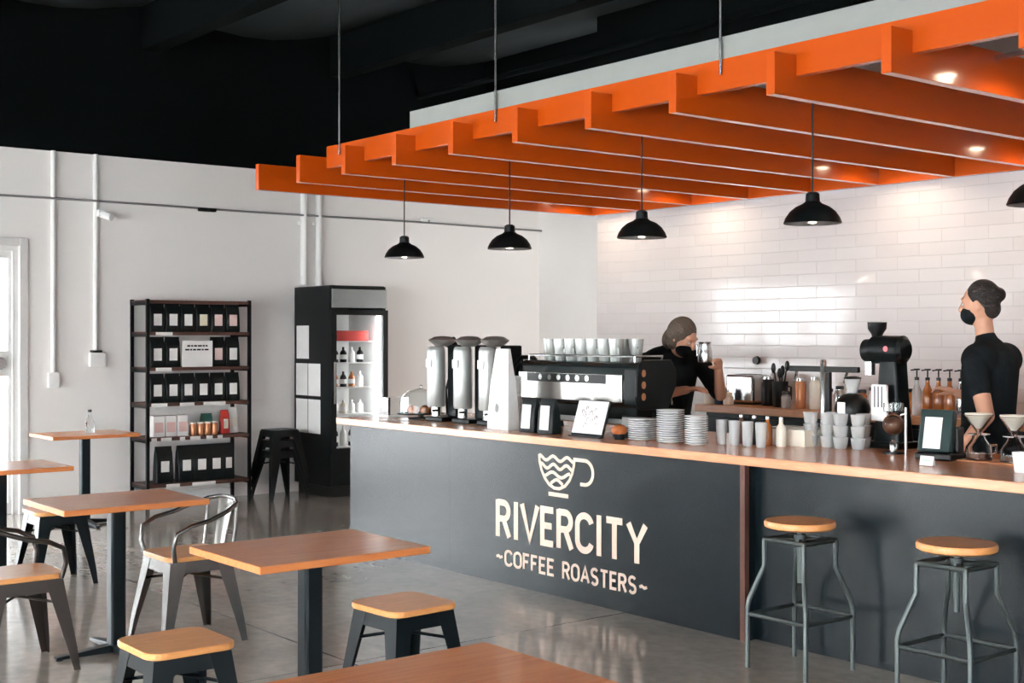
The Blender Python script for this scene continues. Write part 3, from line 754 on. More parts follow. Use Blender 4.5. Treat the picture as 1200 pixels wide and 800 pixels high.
# tall white paper bag
t = thing('paper_bag', 'tall white paper bag with a small grey drop mark', 'bag', (-6.63, 5.22, ZT0))
rings = [[(x*a, y*b, z) for x, y in rrect(.22, .10, .008, 2)] for z, a, b in ((0, 1, 1), (.05, 1, 1), (.3, .85, .7), (.52, .58, .2))]
MB().loft(rings).build('paper_body', M_white, t)
mb = MB(); P = [(.018*math.sin(a)*(1-.5*(math.cos(a)*.5+.5)), .03*math.cos(a)) for a in [2*PI*i/20 for i in range(20)]]
mb.prism(P, .002, Matrix.Translation((-.005, -.0520, .14)) @ Matrix.Rotation(PI/2, 4, 'X')); mb.build('drop_mark', mat('grey_ink', (.3, .3, .3), .6), t)
t = thing('cup_stack', 'stack of white paper cups between the white bag and the espresso machine', 'cups', (-6.73, 5.42, ZT0))
mb = MB()
for i in range(14): mb.lathe([(.028, .018*i), (.04, .018*i+.1), (.042, .018*i+.104), (.04, .018*i+.106), (.036, .018*i+.1), (.02, .018*i+.006)], seg=20)
mb.build('cups', M_white, t, True)

# ------------------------------------------------------------------ espresso machine
em = thing('espresso_machine', 'long black and chrome espresso machine on the bar', 'espresso machine', (-6.16, 5.607, ZT0)); em.scale = (1, .72, 1)
X_ = .56
prof = [(-.24, .17), (-.26, .21), (-.26, .33), (-.235, .42), (-.20, .445), (.12, .445), (.17, .40), (.17, .33), (.06, .28), (.06, .17)]
MB().loft([[(-X_, y, z) for y, z in prof], [(X_, y, z) for y, z in prof]]).build('body', mat('black_gloss_enamel', (.010, .016, .017), .18, 0, .6), em, bevel=.012)
MB().box(-X_+.01, X_-.12, -.272, -.2615, .20, .37).build('back_panel', mat('polished_panel', (.42, .41, .39), .2, 1), em, bevel=.004, label='polished steel back panel')
MB().box(-X_+.10, X_-.26, -.2745, -.2722, .31, .365).build('window_slot', M_plastic, em, label='dark slot across the back panel')
for i in range(6): MB().cyl((-.32+i*.09, -.2746, .34), (-.32+i*.09, -.278, .34), .018, seg=14).build('slot_knob', M_steel, em)
pl_ = [(-.27, .18), (-.29, .24), (-.28, .36), (-.24, .44), (-.2, .46), (.12, .46), (.18, .40), (.18, .30), (.08, .16), (-.22, .16)]
ep = MB().loft([[(X_+.002, y, z) for y, z in pl_], [(X_+.022, y, z) for y, z in pl_]]).build('end_plate', M_black, em, bevel=.006)
for z in (.24, .31, .38): MB().cyl((X_+.0222, -.21, z), (X_+.028, -.21, z), .022, seg=18).build('copper_disc', M_tin, ep, label='round copper disc')
for s in (-1,):
    ring = [(s*(X_+.02), y, z) for y, z in ((-.17, .14), (-.27, .2), (-.31, .28), (-.28, .40), (-.2, .46), (-.06, .46), (.04, .40), (.04, .28), (-.04, .16))]
    MB().tube(ring, .016, 8, closed=True).tube([ring[2], (s*(X_+.02), -.13, .3), ring[0]], .009, 8).tube([ring[4], (s*(X_+.02), -.13, .3), ring[6]], .009, 8).tube([(s*(X_+.02), -.13, .3), ring[8]], .009, 8).cyl((s*(X_-.005), -.13, .3), (s*(X_+.03), -.13, .3), .03, seg=16).build('end_frame', M_black, em, True, label='black tubular end frame')
MB().box(X_-.1, X_-.0, -.266, -.2605, .19, .40).build('corner_trim', M_black, em, bevel=.006)
MB().box(-X_+.02, X_-.02, -.2, .2, .06, .1).build('drip_tray', M_steel, em, bevel=.006)
MB().box(-X_+.04, X_-.04, -.2, -.02, .1001, .17).build('lower_body', M_black, em)
for sx in (-.48, .48):
    for sy in (-.16, .16): MB().lathe([(.03, 0), (.022, .01), (.018, .06)], c=(sx, sy, 0), seg=14).build('foot', M_black, em, True)
for gx in (-.34, 0, .34):
    g = MB().lathe([(.04, .2), (.045, .23), (.04, .285)], c=(gx, .12, 0), seg=20).build('group_head', M_steel, em, True)
    MB().lathe([(.036, .172), (.038, .199)], c=(gx, .12, 0), seg=20).cyl((gx, .15, .186), (gx, .29, .17), .012).build('portafilter', M_plastic, g, True)
for s in (-1, 1): MB().tube([(s*.5, .15, .33), (s*.5, .22, .30), (s*.5, .24, .18)], .007, 8).build('steam_wand', M_steel, em, True)
MB().tube([(-.5, -.2, .48), (.5, -.2, .48), (.5, .13, .48), (-.5, .13, .48)], .006, 8, closed=True).tube([(-.5, -.2, .445), (-.5, -.2, .48)], .006).tube([(.5, -.2, .445), (.5, -.2, .48)], .006).tube([(.5, .11, .445), (.5, .13, .48)], .006).tube([(-.5, .11, .445), (-.5, .13, .48)], .006).build('cup_rail', M_steel, em)
# glasses on top of it
gp = None
k = 0
for row, (yy, n) in enumerate(((-.08, 7), (.04, 7))):
    for i in range(n):
        x = -.36+i*.105+(.05 if row else 0)
        lab_ = 'grey %s, %s from the left in the %s row on the espresso machine' % ('glass cup', ordn[i] if i < 7 else 'eighth', 'front' if row == 0 else 'back')
        L0 = (em.location.x+x, em.location.y+yy, ZT0+.4455)
        if gp is None:
            gp = thing('glass_cup', lab_, 'cup', L0, 0, 'glass cups on the espresso machine')
            MB().lathe([(.032, 0), (.036, .006), (.048, .125), (.050, .140), (.047, .140), (.045, .125), (.033, .01), (.01, .008)], seg=20).build('cup_body', mat('grey_stoneware', (.50, .52, .50), .18, .35), gp, True)
            MB().tube([(.041, 0, .085), (.066, 0, .08), (.064, 0, .045), (.037, 0, .03)], .005, 8).build('cup_handle', MATS['grey_stoneware'], gp, True)
        else: dup(gp, L0, random.uniform(-.6, .6), lab_)
# dark bags, menu, muffin, saucer stacks
for k, x in enumerate((-6.325, -6.145)):
    t = thing('sample_bag', ['black retail pouch with white label, nearer the white bag', 'black retail pouch with white label, nearer the slanted menu'][k], 'bag', (x, 5.2, ZT0), 0, 'retail pouches before the espresso machine')
    MB().loft([[(x_*a, y_*b, z) for x_, y_ in rrect(.145, .08, .012, 3)] for z, a, b in ((0, 1, 1), (.02, 1.03, 1.05), (.14, 1, .8), (.2, .95, .25), (.215, .95, .1))]).build('pouch', M_bag, t, True)
    MB().box(-.042, .042, -.048, -.0455, .02, .17, Matrix.Rotation(-.09, 4, 'X')).build('pouch_label', M_paper, t)
t = thing('menu_stand', 'slanted white drawing on a black easel before the espresso machine', 'menu', (-5.78, 5.2, ZT0))
Rm = Matrix.Rotation(-.32, 4, 'X') @ Matrix.Translation((0, 0, .004))
MB().box(-.15, .13, -.012, -.004, .002, .22, Rm).box(-.15, .13, -.03, -.004, -.0, .008).build('easel', M_plastic, t)
MB().box(-.145, .12, -.0155, -.0125, .014, .215, Rm).build('menu_card', M_paper, t)
mb = MB()
random.seed(3)
for i in range(16):
    a = random.uniform(-.09, .07); b = random.uniform(.06, .17); s = random.uniform(.006, .014)
    mb.tube([tuple(Rm @ Vector((a+s*math.cos(q), -.0168, b+s*math.sin(q)*1.4))) for q in (0, 1.3, 2.6, 3.9)], .0013, 6)
mb.build('sketch', mat('sketch_ink', (.25, .18, .18), .6), t)
t = thing('muffin', 'brown muffin in a dark case right of the slanted menu', 'muffin', (-5.535, 5.22, ZT0))
MB().lathe([(.03, 0), (.04, .045)], seg=20).build('paper_case', M_plastic, t)
MB().ball((0, 0, .055), .047, (1, 1, .75)).build('muffin_top', M_pastry, t, True)
t = thing('card_terminal', 'black card terminal behind the brown muffin', 'terminal', (-5.58, 5.36, ZT0))
MB().box(-.1, .1, -.06, .06, 0, .05).box(-.09, .09, -.02, .05, .05, .13, Matrix.Rotation(-.2, 4, 'X')).build('terminal_body', M_plastic, t, bevel=.006)
MB().box(-.08, .08, -.0225, -.0205, .06, .12, Matrix.Rotation(-.2, 4, 'X')).build('screen', M_smoke, t)
def saucers(lab_, loc_, n, r):
    t = thing('saucer_stack', lab_, 'saucers', loc_, 0, 'stacks of white saucers')
    for i in range(n):
        z = i*.0125
        MB().lathe([(r*.55, z), (r*.6, z+.003), (r, z+.0085), (r, z+.0118), (r*.6, z+.007), (.01, z+.006)], seg=28).build('saucer', M_porc, t, True)
    return t
saucers('low stack of white saucers, leftmost of the three stacks', (-5.43, 5.3, ZT0), 10, .082)
saucers('tallest stack of white saucers, middle of the three', (-5.2, 5.3, ZT0), 15, .08)
saucers('stack of white saucers, rightmost of the three stacks', (-5.0, 5.3, ZT0), 13, .066)
# row of tumblers
g0 = None
def place(x, y, z, lab_, grp, proto_name):
    global protos
    if proto_name not in protos: return None
protos = {}
def tumbler(lab_, loc_, grp, r=.034, h=.12, m=M_smoke):
    key = (r, h, m.name)
    if key in protos: return dup(protos[key], loc_, 0, lab_, grp)
    t = thing('tumbler', lab_, 'glass', loc_, 0, grp)
    MB().lathe([(r*.75, 0), (r*.8, .004), (r, h), (r*.95, h), (r*.74, .012), (.005, .01)], seg=20).build('glass_wall', m, t, True)
    MB().lathe([(r*.7, .0125), (r*.72, .02), (r*.72, .022), (.004, .022)], seg=16).build('glass_base', m, t, True)
    protos[key] = t
    return t
M_coffee = mat('brown_print', (.16, .07, .04), .4)
for k, x in enumerate((-5.02, -4.925, -4.83, -4.735)):
    tumbler('clear tumbler, %s in the front row beside the saucer stacks' % ['first', 'second', 'third', 'fourth'][k], (x+.07, 5.45, ZT0), 'tumblers beside the saucers', .033, .135)
for k, x in enumerate((-4.97, -4.875, -4.78, -4.685)):
    t = thing('syrup_bottle', '%s bottle, %s in the back row beside the saucer stacks' % (['Brown', 'Dark', 'Amber', 'Pale'][k], ['first', 'second', 'third', 'fourth'][k]), 'bottle', (x+.05, 5.58, ZT0), 0, 'small bottles beside the saucers')
    MB().lathe([(.026, 0), (.028, .004), (.028, .1), (.012, .125), (.011, .145)], seg=16).build('bottle_body', (M_coffee, M_plastic, M_amber, M_cream)[k], t, True)
    MB().lathe([(.013, .1455), (.013, .16)], seg=12).build('cap', M_steel, t, True)
t = thing('glass_tray', 'clear shallow tray of spoons behind the tumblers', 'tray', (-4.7, 5.75, ZT0))
MB().box(-.17, .17, -.1, .1, 0, .01).box(-.17, -.162, -.1, .1, .0101, .09).box(.162, .17, -.1, .1, .0101, .09).box(-.1619, .1619, -.1, -.092, .0101, .09).box(-.1619, .1619, .092, .1, .0101, .09).build('tray_body', M_cream, t)
MB().box(-.172, .172, -.102, -.09, .0901, .096).box(-.172, .172, .09, .102, .0901, .096).build('rim', M_steel, t)
# tap font
t = thing('water_tap', 'slim silver column tap with a black cross bar on the bar', 'tap', (-4.66, 5.98, ZT0))
MB().lathe([(.03, 0), (.03, .01), (.019, .016), (.019, .46), (.012, .47)], seg=20).build('column', M_steel, t, True)
MB().box(-.24, .24, -.014, .014, .40, .432).build('cross_bar', M_plastic, t, bevel=.004)
MB().box(.022, .048, -.014, .014, .10, .399).build('side_bar', M_plastic, t, bevel=.003)
for s in (-.19, .16): MB().cyl((s, 0, .40), (s, -.02, .34), .009).build('nozzle', M_steel, t, True)
# stacked glasses, 4 columns x 3
for i, (x, y) in enumerate(((-4.56, 5.74), (-4.46, 5.76), (-4.36, 5.74), (-4.26, 5.76), (-4.50, 5.83+.03), (-4.30, 5.86))):
    for j in range(3):
        wh = ['first', 'second', 'third', 'fourth'][i] + ' front column' if i < 4 else ['left', 'right'][i-4] + ' back column'
        tumbler('clear glass, %s of the %s of stacked glasses' % (['bottom', 'middle', 'top'][j], wh), (x, y, ZT0+j*.062), 'stacked glasses by the tap', .042, .061, M_smoke)
# round topped black grinder
t = thing('small_grinder', 'small rounded black grinder with white badge beside the tap', 'grinder', (-4.44, 5.95, ZT0)); t.scale = (.85, .85, .78)
MB().lathe([(.1, 0), (.105, .01), (.1, .18), (.115, .26), (.1, .32), (.06, .36), (.02, .37)], seg=28).build('grinder_body', M_plastic, t, True)
MB().box(-.03, .03, -.121, -.112, .22, .31).build('badge', M_paper, t, bevel=.003)
MB().lathe([(.03, .3705), (.05, .44), (.055, .47), (.05, .47), (.028, .3708)], seg=24).build('hopper', M_smoke, t, True)
MB().lathe([(.056, .4705), (.058, .48), (.02, .49)], seg=24).build('hopper_lid', M_plastic, t, True)
# big shop grinder
t = thing('shop_grinder', 'large black retail coffee grinder standing tall on the bar', 'grinder', (-4.21, 5.98, ZT0), .0); t.scale = (.9, .9, .93)
MB().box(-.12, .12, -.1, .12, 0, .04).build('base', M_black, t, bevel=.01)
MB().loft([[(x*a, y*b+.02, z) for x, y in rrect(.2, .16, .03)] for z, a, b in ((.0405, 1.0, 1), (.25, .8, .85), (.5, .62, .8))]).build('column', M_black, t, True)
MB().cyl((-.115, .0, .57), (.085, .0, .57), .082, seg=32).cyl((.0851, 0, .57), (.105, 0, .57), .082, .06, 32).build('motor', M_black, t, True)
MB().cyl((-.18, 0, .565), (-.1155, 0, .565), .066, seg=28).cyl((-.195, 0, .565), (-.1805, 0, .565), .03, seg=20).build('burr_housing', M_plastic, t, True)
MB().lathe([(.03, .63), (.034, .66), (.055, .69), (.058, .73), (.05, .73), (.03, .665), (.026, .63)], c=(-.1, 0, 0), seg=24).build('hopper', M_plastic, t, True)
MB().cyl((.02, -.083, .575), (.02, -.088, .575), .016, seg=16).build('red_button', mat('pink_red', (.8, .15, .18), .4), t, label='small red button')
MB().loft([[(x-.15, y-.0, z) for x, y in rrect(.05, .05, .01)] for z in (.42, .498)]).build('chute', M_steel, t)
MB().box(-.055, .055, -.128, -.1005, .16, .37).build('front_plate', M_white, t, bevel=.01, label='white ribbed front plate')
mb = MB()
for s in (-.025, 0, .025): mb.box(s-.003, s+.003, -.1305, -.1281, .24, .36)
mb.build('rib', M_plastic, t)
# siphon brewer
t = thing('siphon_brewer', 'round glass siphon brewer on a stand before the large grinder', 'brewer', (-4.0, 5.70, ZT0))
MB().lathe([(.055, 0), (.055, .01), (.02, .014)], seg=24).build('foot', M_plastic, t, True)
MB().tube([(.075, 0, .0), (.075, 0, .24)], .007).tube([(.075, 0, .21), (.045, 0, .20)], .006).build('stand_post', M_steel, t)
MB().ball((0, 0, .15), .055).build('lower_globe', M_glass, t, True)
MB().ball((0, 0, .143), .045, (1, 1, .8)).build('brewed_coffee', M_coffee, t, True)
MB().lathe([(.015, .205), (.05, .215), (.05, .26), (.047, .26), (.047, .218), (.013, .208)], seg=24).build('upper_bowl', M_glass, t, True)
MB().lathe([(.018, .0145), (.02, .05), (.006, .07)], seg=16).build('burner', M_steel, t, True)
# card payment box
t = thing('till_terminal', 'black till terminal showing a white slip, at the bar\'s right', 'terminal', (-3.68, 5.6, ZT0), .12)
MB().box(-.09, .10, -.06, .10, 0, .035).build('terminal_base', M_plastic, t, bevel=.008)
R_ = Matrix.Rotation(-.22, 4, 'X')
MB().box(-.085, .085, -.05, .0, .03, .24, R_).build('display', mat('dark_green_plastic', (.01, .028, .028), .3), t, bevel=.008)
MB().box(-.055, .035, -.0535, -.0505, .045, .20, R_).build('white_slip', M_paper, t)
MB().box(.02, .1, .02, .09, .036, .16).build('printer', M_plastic, t, bevel=.01)
t = thing('price_card', 'small white folded card on the worktop before the till', 'card', (-3.52, 5.28, ZT0))
MB().box(-.035, .035, -.012, -.010, 0, .045, Matrix.Rotation(-.2, 4, 'X')).box(-.035, .035, .010, .012, 0, .045, Matrix.Rotation(.2, 4, 'X')).build('folded_card', M_paper, t)
MB().box(-.02, .02, -.0135, -.0122, .02, .028, Matrix.Rotation(-.2, 4, 'X')).build('print_line', mat('pale_green_print', (.45, .62, .5), .6), t)
# pour over sets
def pourover(lab_, loc_):
    t = thing('pour_over_set', lab_, 'coffee maker', loc_, 0, 'glass pour over sets')
    MB().lathe([(.06, 0), (.066, .01), (.06, .06), (.032, .1), (.03, .118), (.027, .118), (.029, .1), (.057, .058), (.06, .012), (.005, .006)], seg=28).build('server', M_glass, t, True)
    MB().lathe([(.05, .119), (.05, .124), (.012, .126), (.014, .135), (.066, .212), (.070, .214), (.066, .216), (.012, .14), (.008, .126)], seg=28).build('dripper', M_glass, t, True)
    MB().lathe([(.062, .214), (.065, .222), (.061, .222), (.012, .15), (.008, .15)], seg=28).build('filter_paper', M_cream, t, True)
    MB().tube([(.058, 0, .07), (.095, 0, .075), (.09, 0, .035), (.062, 0, .025)], .006, 8).build('handle', M_glass, t, True)
    MB().lathe([(.056, .008), (.058, .014), (.055, .03), (.004, .03)], seg=24).build('coffee', M_coffee, t, True)
    return t
po = pourover('glass pour over dripper on its server, the left of the pair', (-3.515, 5.7, ZT0))
dup(po, (-3.33, 5.7, ZT0), 0, 'glass pour over dripper on its server, the right of the pair')
t = thing('timber_board', 'thin dark board under the two pour over sets', 'board', (-3.42, 5.7, ZT0))
MB().box(-.2, .2, -.08, .08, 0, .006).build('board', M_wood_dark, t, bevel=.002)
MB().lathe([(.004, .0062), (.004, .0068)], c=(.18, 0, 0)).build('screw', M_steel, t)
for o in list(COL.objects):
    if o.name.startswith('pour_over_set'): o.location.z = ZT0+.0071
t = thing('white_cup', 'white cup standing at the right photo edge on the worktop', 'cup', (-3.09, 5.35, ZT0))
MB().lathe([(.028, 0), (.03, .004), (.04, .09), (.037, .09), (.027, .008), (.005, .006)], seg=24).build('cup_body', M_porc, t, True)
MB().tube([(.037, 0, .075), (.06, 0, .07), (.058, 0, .035), (.032, 0, .025)], .005, 8).build('cup_handle', M_porc, t, True)

# ------------------------------------------------------------------ back bench items
ZN = 1.02
def jar(name, lab_, cat, loc_, r, h, m, lidm, grp=None, lid=.02):
    t = thing(name, lab_, cat, loc_, 0, grp)
    MB().lathe([(r*.92, 0), (r, .008), (r, h*.85), (r*.8, h*.93), (r*.8, h)], seg=22).build('jar_body', m, t, True)
    MB().lathe([(r*.84, h+.0005), (r*.84, h+lid), (r*.7, h+lid+.004)], seg=22).build('lid', lidm, t, True)
    return t
jar('storage_jar', 'cream tub on the back bench behind the leaning barista', 'jar', (-6.98, 7.55, ZN), .045, .09, M_cream, M_steel)
jar('storage_jar', 'orange lidded tub on the back bench near the leaning barista', 'jar', (-7.03, 7.68, ZN), .055, .16, mat('terracotta', (.6, .2, .1), .5), M_white)
jar('storage_jar', 'dark blue tin on the back bench near the leaning barista', 'jar', (-6.86, 7.53, ZN), .04, .10, mat('navy_tin', (.02, .04, .09), .4), M_plastic)
jar('storage_jar', 'small yellow lidded jar on the back bench', 'jar', (-6.76, 7.52, ZN), .04, .075, M_cream, M_label_y)
t = thing('steel_appliance', 'boxy silver toaster on the back bench under the tile reflection', 'appliance', (-6.76, 7.74, ZN))
MB().box(-.14, .14, -.1, .1, .012, .23).build('casing', M_steel, t, bevel=.02)
MB().box(-.12, .12, -.09, .09, 0, .0119).build('feet', M_plastic, t)
MB().box(-.1, .1, -.03, -.01, .2301, .233).box(-.1, .1, .02, .04, .2301, .233).build('slot', M_plastic, t)
jar('storage_jar', 'black canister standing left of the utensil jug on the back bench', 'jar', (-6.5, 7.68, ZN), .055, .2, M_plastic, M_steel)
t = thing('wall_hook', 'round black hook on the tiled wall above the bench', 'hook', (-6.86, 7.999, 1.355))
MB().cyl((0, 0, 0), (0, -.03, 0), .018, seg=16).build('stem', M_steel, t, True)
MB().cyl((0, -.0301, 0), (0, -.055, 0), .034, .030, 20).build('knob_cap', M_plastic, t, True)
t = thing('utensil_jug', 'black jug holding utensils on the back bench', 'jug', (-6.32, 7.6, ZN))
MB().lathe([(.05, 0), (.055, .01), (.058, .16), (.062, .19), (.058, .19), (.052, .012), (.005, .01)], seg=24).build('jug_body', M_plastic, t, True)
MB().tube([(.055, 0, .16), (.1, 0, .15), (.1, 0, .06), (.055, 0, .04)], .008).build('jug_handle', M_plastic, t, True)
for k, (dx, dy, hh) in enumerate(((-.05, .0, .32), (.0, .02, .3), (.05, 0, .34), (.02, -.03, .28))):
    u_ = thing('utensil', 'black utensil in the jug, %s' % ['leaning left', 'upright at the back', 'tallest, leaning right', 'shortest, at the front'][k], 'utensil', (-6.32, 7.6, ZN), 0, 'utensils in the black jug')
    MB().tube([(dx*.3, dy*.3, .014), (dx*1.1, dy*1.1, hh*.8)], .006, 8).build('shaft', M_plastic, u_, True)
    MB().ball((dx*1.3, dy*1.3, hh*.9), .022, (1, .4, 1.8)).build('head', M_plastic, u_, True)
jar('storage_jar', 'small clear jar with coffee right of the utensil jug', 'jar', (-6.2, 7.52, ZN), .035, .1, M_smoke, M_plastic)
jar('storage_jar', 'tall brown filled jar left of the silver tap', 'jar', (-6.10, 7.56, ZN), .04, .2, M_tin, M_steel)
jar('storage_jar', 'tall cream filled jar left of the silver tap', 'jar', (-6.0, 7.6, ZN), .04, .21, M_cream, M_steel)
for k in range(8):
    jar('storage_jar', 'clear jar with dark lid, %s of the row behind the small grinder' % (ordn+['last'])[k], 'jar', (-5.86+k*.095, 7.58, ZN), .036, .13+.02*(k % 3), (M_smoke, M_steel, M_white, M_amber)[k % 4], M_plastic, 'jars behind the small grinder')
# bottle row with pump tops
mats_ = [M_smoke, M_amber, M_amber, M_amber, M_steel, M_steel, M_smoke, M_plastic, M_smoke]
for k in range(9):
    lab_ = 'bottle with black pump top, %s from the left behind the till' % (ordn+['eighth', 'ninth'])[k]
    t = thing('pump_bottle', lab_, 'bottle', (-5.08+k*.082, 7.5, ZN), 0, 'pump bottles on the back bench')
    MB().lathe([(.03, 0), (.033, .008), (.033, .16), (.014, .21), (.013, .235)], seg=18).build('bottle_body', mats_[k], t, True)
    MB().lathe([(.015, .2355), (.015, .255), (.005, .257), (.005, .30), (.02, .302), (.02, .312)], seg=14).cyl((0, 0, .306), (-.045, 0, .30), .005).build('pump', M_plastic, t, True)
for k, x in enumerate((-4.28, -4.15, -4.02)):
    t = thing('milk_jug', 'steel milk jug, %s on the back bench behind the walking barista' % ['left', 'middle', 'right'][k], 'jug', (x, 7.55, ZN), 0, 'milk jugs on the bench')
    MB().lathe([(.045, 0), (.048, .01), (.045, .07), (.036, .11), (.042, .13), (.039, .13), (.033, .11), (.04, .07), (.042, .012), (.004, .01)], seg=24).build('jug_body', M_steel, t, True)
    MB().tube([(.038, 0, .11), (.075, 0, .11), (.07, 0, .04), (.045, 0, .03)], .006).build('jug_handle', M_steel, t, True)

# ================================================================== PEOPLE
def cap(mb, p, q, r0, r1, n=5):
    p, q = Vector(p), Vector(q)
    mb.tube([p, q], [r0, r1], 20); mb.ball(p, r0); mb.ball(q, r1)
def remesh(mb, name, m, parent, vox=.008, smooth=6):
    o = mb.build(name, m, None, True)
    r = o.modifiers.new('r', 'REMESH'); r.mode = 'VOXEL'; r.voxel_size = vox
    s = o.modifiers.new('s', 'SMOOTH'); s.iterations = smooth; s.factor = .5
    dg = bpy.context.evaluated_depsgraph_get(); dg.update()
    me = bpy.data.meshes.new_from_object(o.evaluated_get(dg))
    o.modifiers.clear(); o.data = me
    me.materials.clear(); me.materials.append(m)
    for p in me.polygons: p.use_smooth = True
    if parent: o.parent = parent
    return o
def head(mb, c, M):
    """face towards local -Y; c centre of head"""
    def P(x, y, z): return tuple(Vector(c) + (M @ Vector((x, y, z))))
    M4 = M.to_4x4()
    mb.ball(c, .1, (.76, .95, 1.12), M=M4)
    mb.ball(P(0, -.02, -.06), .06, (.92, 1.0, 1.0), M=M4)
    mb.ball(P(0, -.045, -.095), .026, (1.1, .9, .8), M=M4)
    mb.tube([P(0, -.09, .02), P(0, -.112, -.022)], [.009, .014], 10); mb.ball(P(0, -.11, -.024), .013)
    mb.ball(P(0, -.088, -.055), .016, (1.5, .6, .5), M=M4)
    mb.ball(P(0, -.08, .035), .03, (2.0, .5, .35), M=M4)
    for s in (-1, 1): mb.ball(P(s*.076, .008, -.01), .03, (.3, .6, 1.1), M=M4)
def hand(mb, w, d, side, palm):
    """w wrist, d direction, side = lateral dir, palm = palm normal; curled relaxed fingers"""
    w, d, side, palm = Vector(w), Vector(d).normalized(), Vector(side).normalized(), Vector(palm).normalized()
    k = w+d*.085
    for i in range(5):
        a = w+side*(-.026+.013*i)
        mb.tube([a*.5+w*.5, k+side*(-.03+.015*i)], [.016, .0135], 10)
    for i, L in enumerate((.062, .075, .08, .072)):
        s0 = k+side*(-.03+.02*i)
        a = s0+d*L*.45+palm*.006; b = a+(d*.75+palm*.65).normalized()*L*.33; c_ = b+(d*.3+palm*.95).normalized()*L*.3
        mb.tube([s0-d*.01, a, b, c_], [.0105, .0095, .009, .0075], 8); mb.ball(c_, .0075)
    t0 = w+d*.025-side*.03
    t1 = t0+(d*.6-side*.75+palm*.35)*.045; t2 = t1+(d*.9-side*.1+palm*.5)*.035
    mb.tube([w+d*.015, t0, t1, t2], [.016, .0145, .0115, .009], 8); mb.ball(t2, .009)

# --- barista at right, walking left behind the bar (faces -X)
pr_ = thing('person', 'barista in black T-shirt and black mask walking left behind the bar', 'person', (-3.93, 6.42, 0))
S = 1.0
body = MB()
hc = Vector((-.02, 0, 1.725))
Mh = Matrix.Rotation(-PI/2+.25, 3, 'Z') @ Matrix.Rotation(.12, 3, 'X')
head(body, hc, Mh)
cap(body, (.02, 0, 1.46), (.0, 0, 1.63), .052, .048)
# trunk
cap(body, (.05, -.12, 1.42), (.05, .12, 1.42), .085, .085); cap(body, (.04, 0, 1.38), (.03, 0, 1.15), .135, .12); cap(body, (.03, -.07, .98), (.03, .07, .98), .125, .125); cap(body, (.03, 0, 1.2), (.03, 0, 1.0), .12, .13)
# legs mid stride
cap(body, (.03, -.09, .95), (-.10, -.09, .50), .095, .06); cap(body, (-.10, -.09, .50), (-.03, -.09, .09), .056, .04); cap(body, (-.02, -.09, .05), (-.17, -.09, .035), .04, .032)
cap(body, (.03, .09, .95), (.10, .09, .52), .095, .06); cap(body, (.10, .09, .52), (.27, .09, .13), .056, .04); cap(body, (.30, .09, .08), (.17, .09, .035), .038, .032)
# arms: near one (towards the camera) hangs a little back, elbow bent forward
el, wr = Vector((.16, -.235, 1.13)), Vector((.03, -.25, .96))
cap(body, (.055, -.18, 1.41), el, .052, .043); cap(body, el, wr, .042, .028); hand(body, wr, (wr-el), (0, -1, .1), (-.2, 1, 0))
el2, wr2 = Vector((-.08, .24, 1.15)), Vector((-.28, .2, 1.22))
cap(body, (.045, .18, 1.41), el2, .052, .042); cap(body, el2, wr2, .042, .028); hand(body, wr2, (wr2-el2), (0, 1, 0), (0, -.3, -1))
remesh(body, 'body', M_skin, pr_, .0075, 5)
sh = MB()
cap(sh, (.05, -.125, 1.42), (.05, .125, 1.42), .095, .095); cap(sh, (.04, 0, 1.38), (.03, 0, 1.15), .15, .142); cap(sh, (.03, -.07, .98), (.03, .07, .98), .138, .138); cap(sh, (.03, 0, 1.2), (.03, 0, 1.0), .14, .145); cap(sh, (.03, -.03, 1.47), (.03, .03, 1.47), .075, .075); cap(sh, (.03, 0, 1.49), (.015, 0, 1.53), .066, .058)
cap(sh, (.055, -.175, 1.41), Vector((.055, -.18, 1.41)).lerp(el, .5), .068, .062); cap(sh, (.045, .175, 1.41), Vector((.045, .18, 1.41)).lerp(el2, .5), .068, .062)
remesh(sh, 'black_tshirt', M_shirt, pr_, .009, 4)
tr = MB()
cap(tr, (.03, -.07, .93), (.03, .07, .93), .134, .134)
cap(tr, (.03, -.09, .93), (-.10, -.09, .50), .105, .072); cap(tr, (-.10, -.09, .50), (-.03, -.09, .12), .068, .055)
cap(tr, (.03, .09, .93), (.10, .09, .52), .105, .072); cap(tr, (.10, .09, .52), (.26, .09, .15), .068, .055)
remesh(tr, 'trousers', M_jeans, pr_, .011, 4)
ho = MB(); cap(ho, (-.02, -.09, .045), (-.18, -.09, .04), .05, .042); cap(ho, (.31, .09, .085), (.17, .09, .045), .048, .04)
remesh(ho, 'shoes', M_plastic, pr_, .009, 3)
hr = MB(); M4 = Mh.to_4x4()
def HP(x, y, z): return tuple(hc+(Mh @ Vector((x, y, z))))
hr.ball(HP(0, .022, .03), .1, (.84, .94, 1.03), M=M4); hr.ball(HP(0, .10, .035), .042); hr.ball(HP(0, .05, -.03), .07, (.95, .8, .9), M=M4)
remesh(hr, 'dark_hair', M_hair_d, pr_, .008, 3)
mk = MB(); mk.ball(HP(0, -.048, -.055), .07, (.98, .92, .82), M=M4)
mk.tube([HP(.066, -.04, -.03), HP(.084, .01, -.005)], .003, 6).tube([HP(-.066, -.04, -.03), HP(-.084, .01, -.005)], .003, 6)
remesh(mk, 'face_mask', M_shirt, pr_, .006, 3)
ey = MB()
for s in (-1, 1): ey.ball(HP(s*.03, -.083, .005), .011, (1, .6, .6), M=M4)
ey.build('eyes', M_porc, pr_, True)

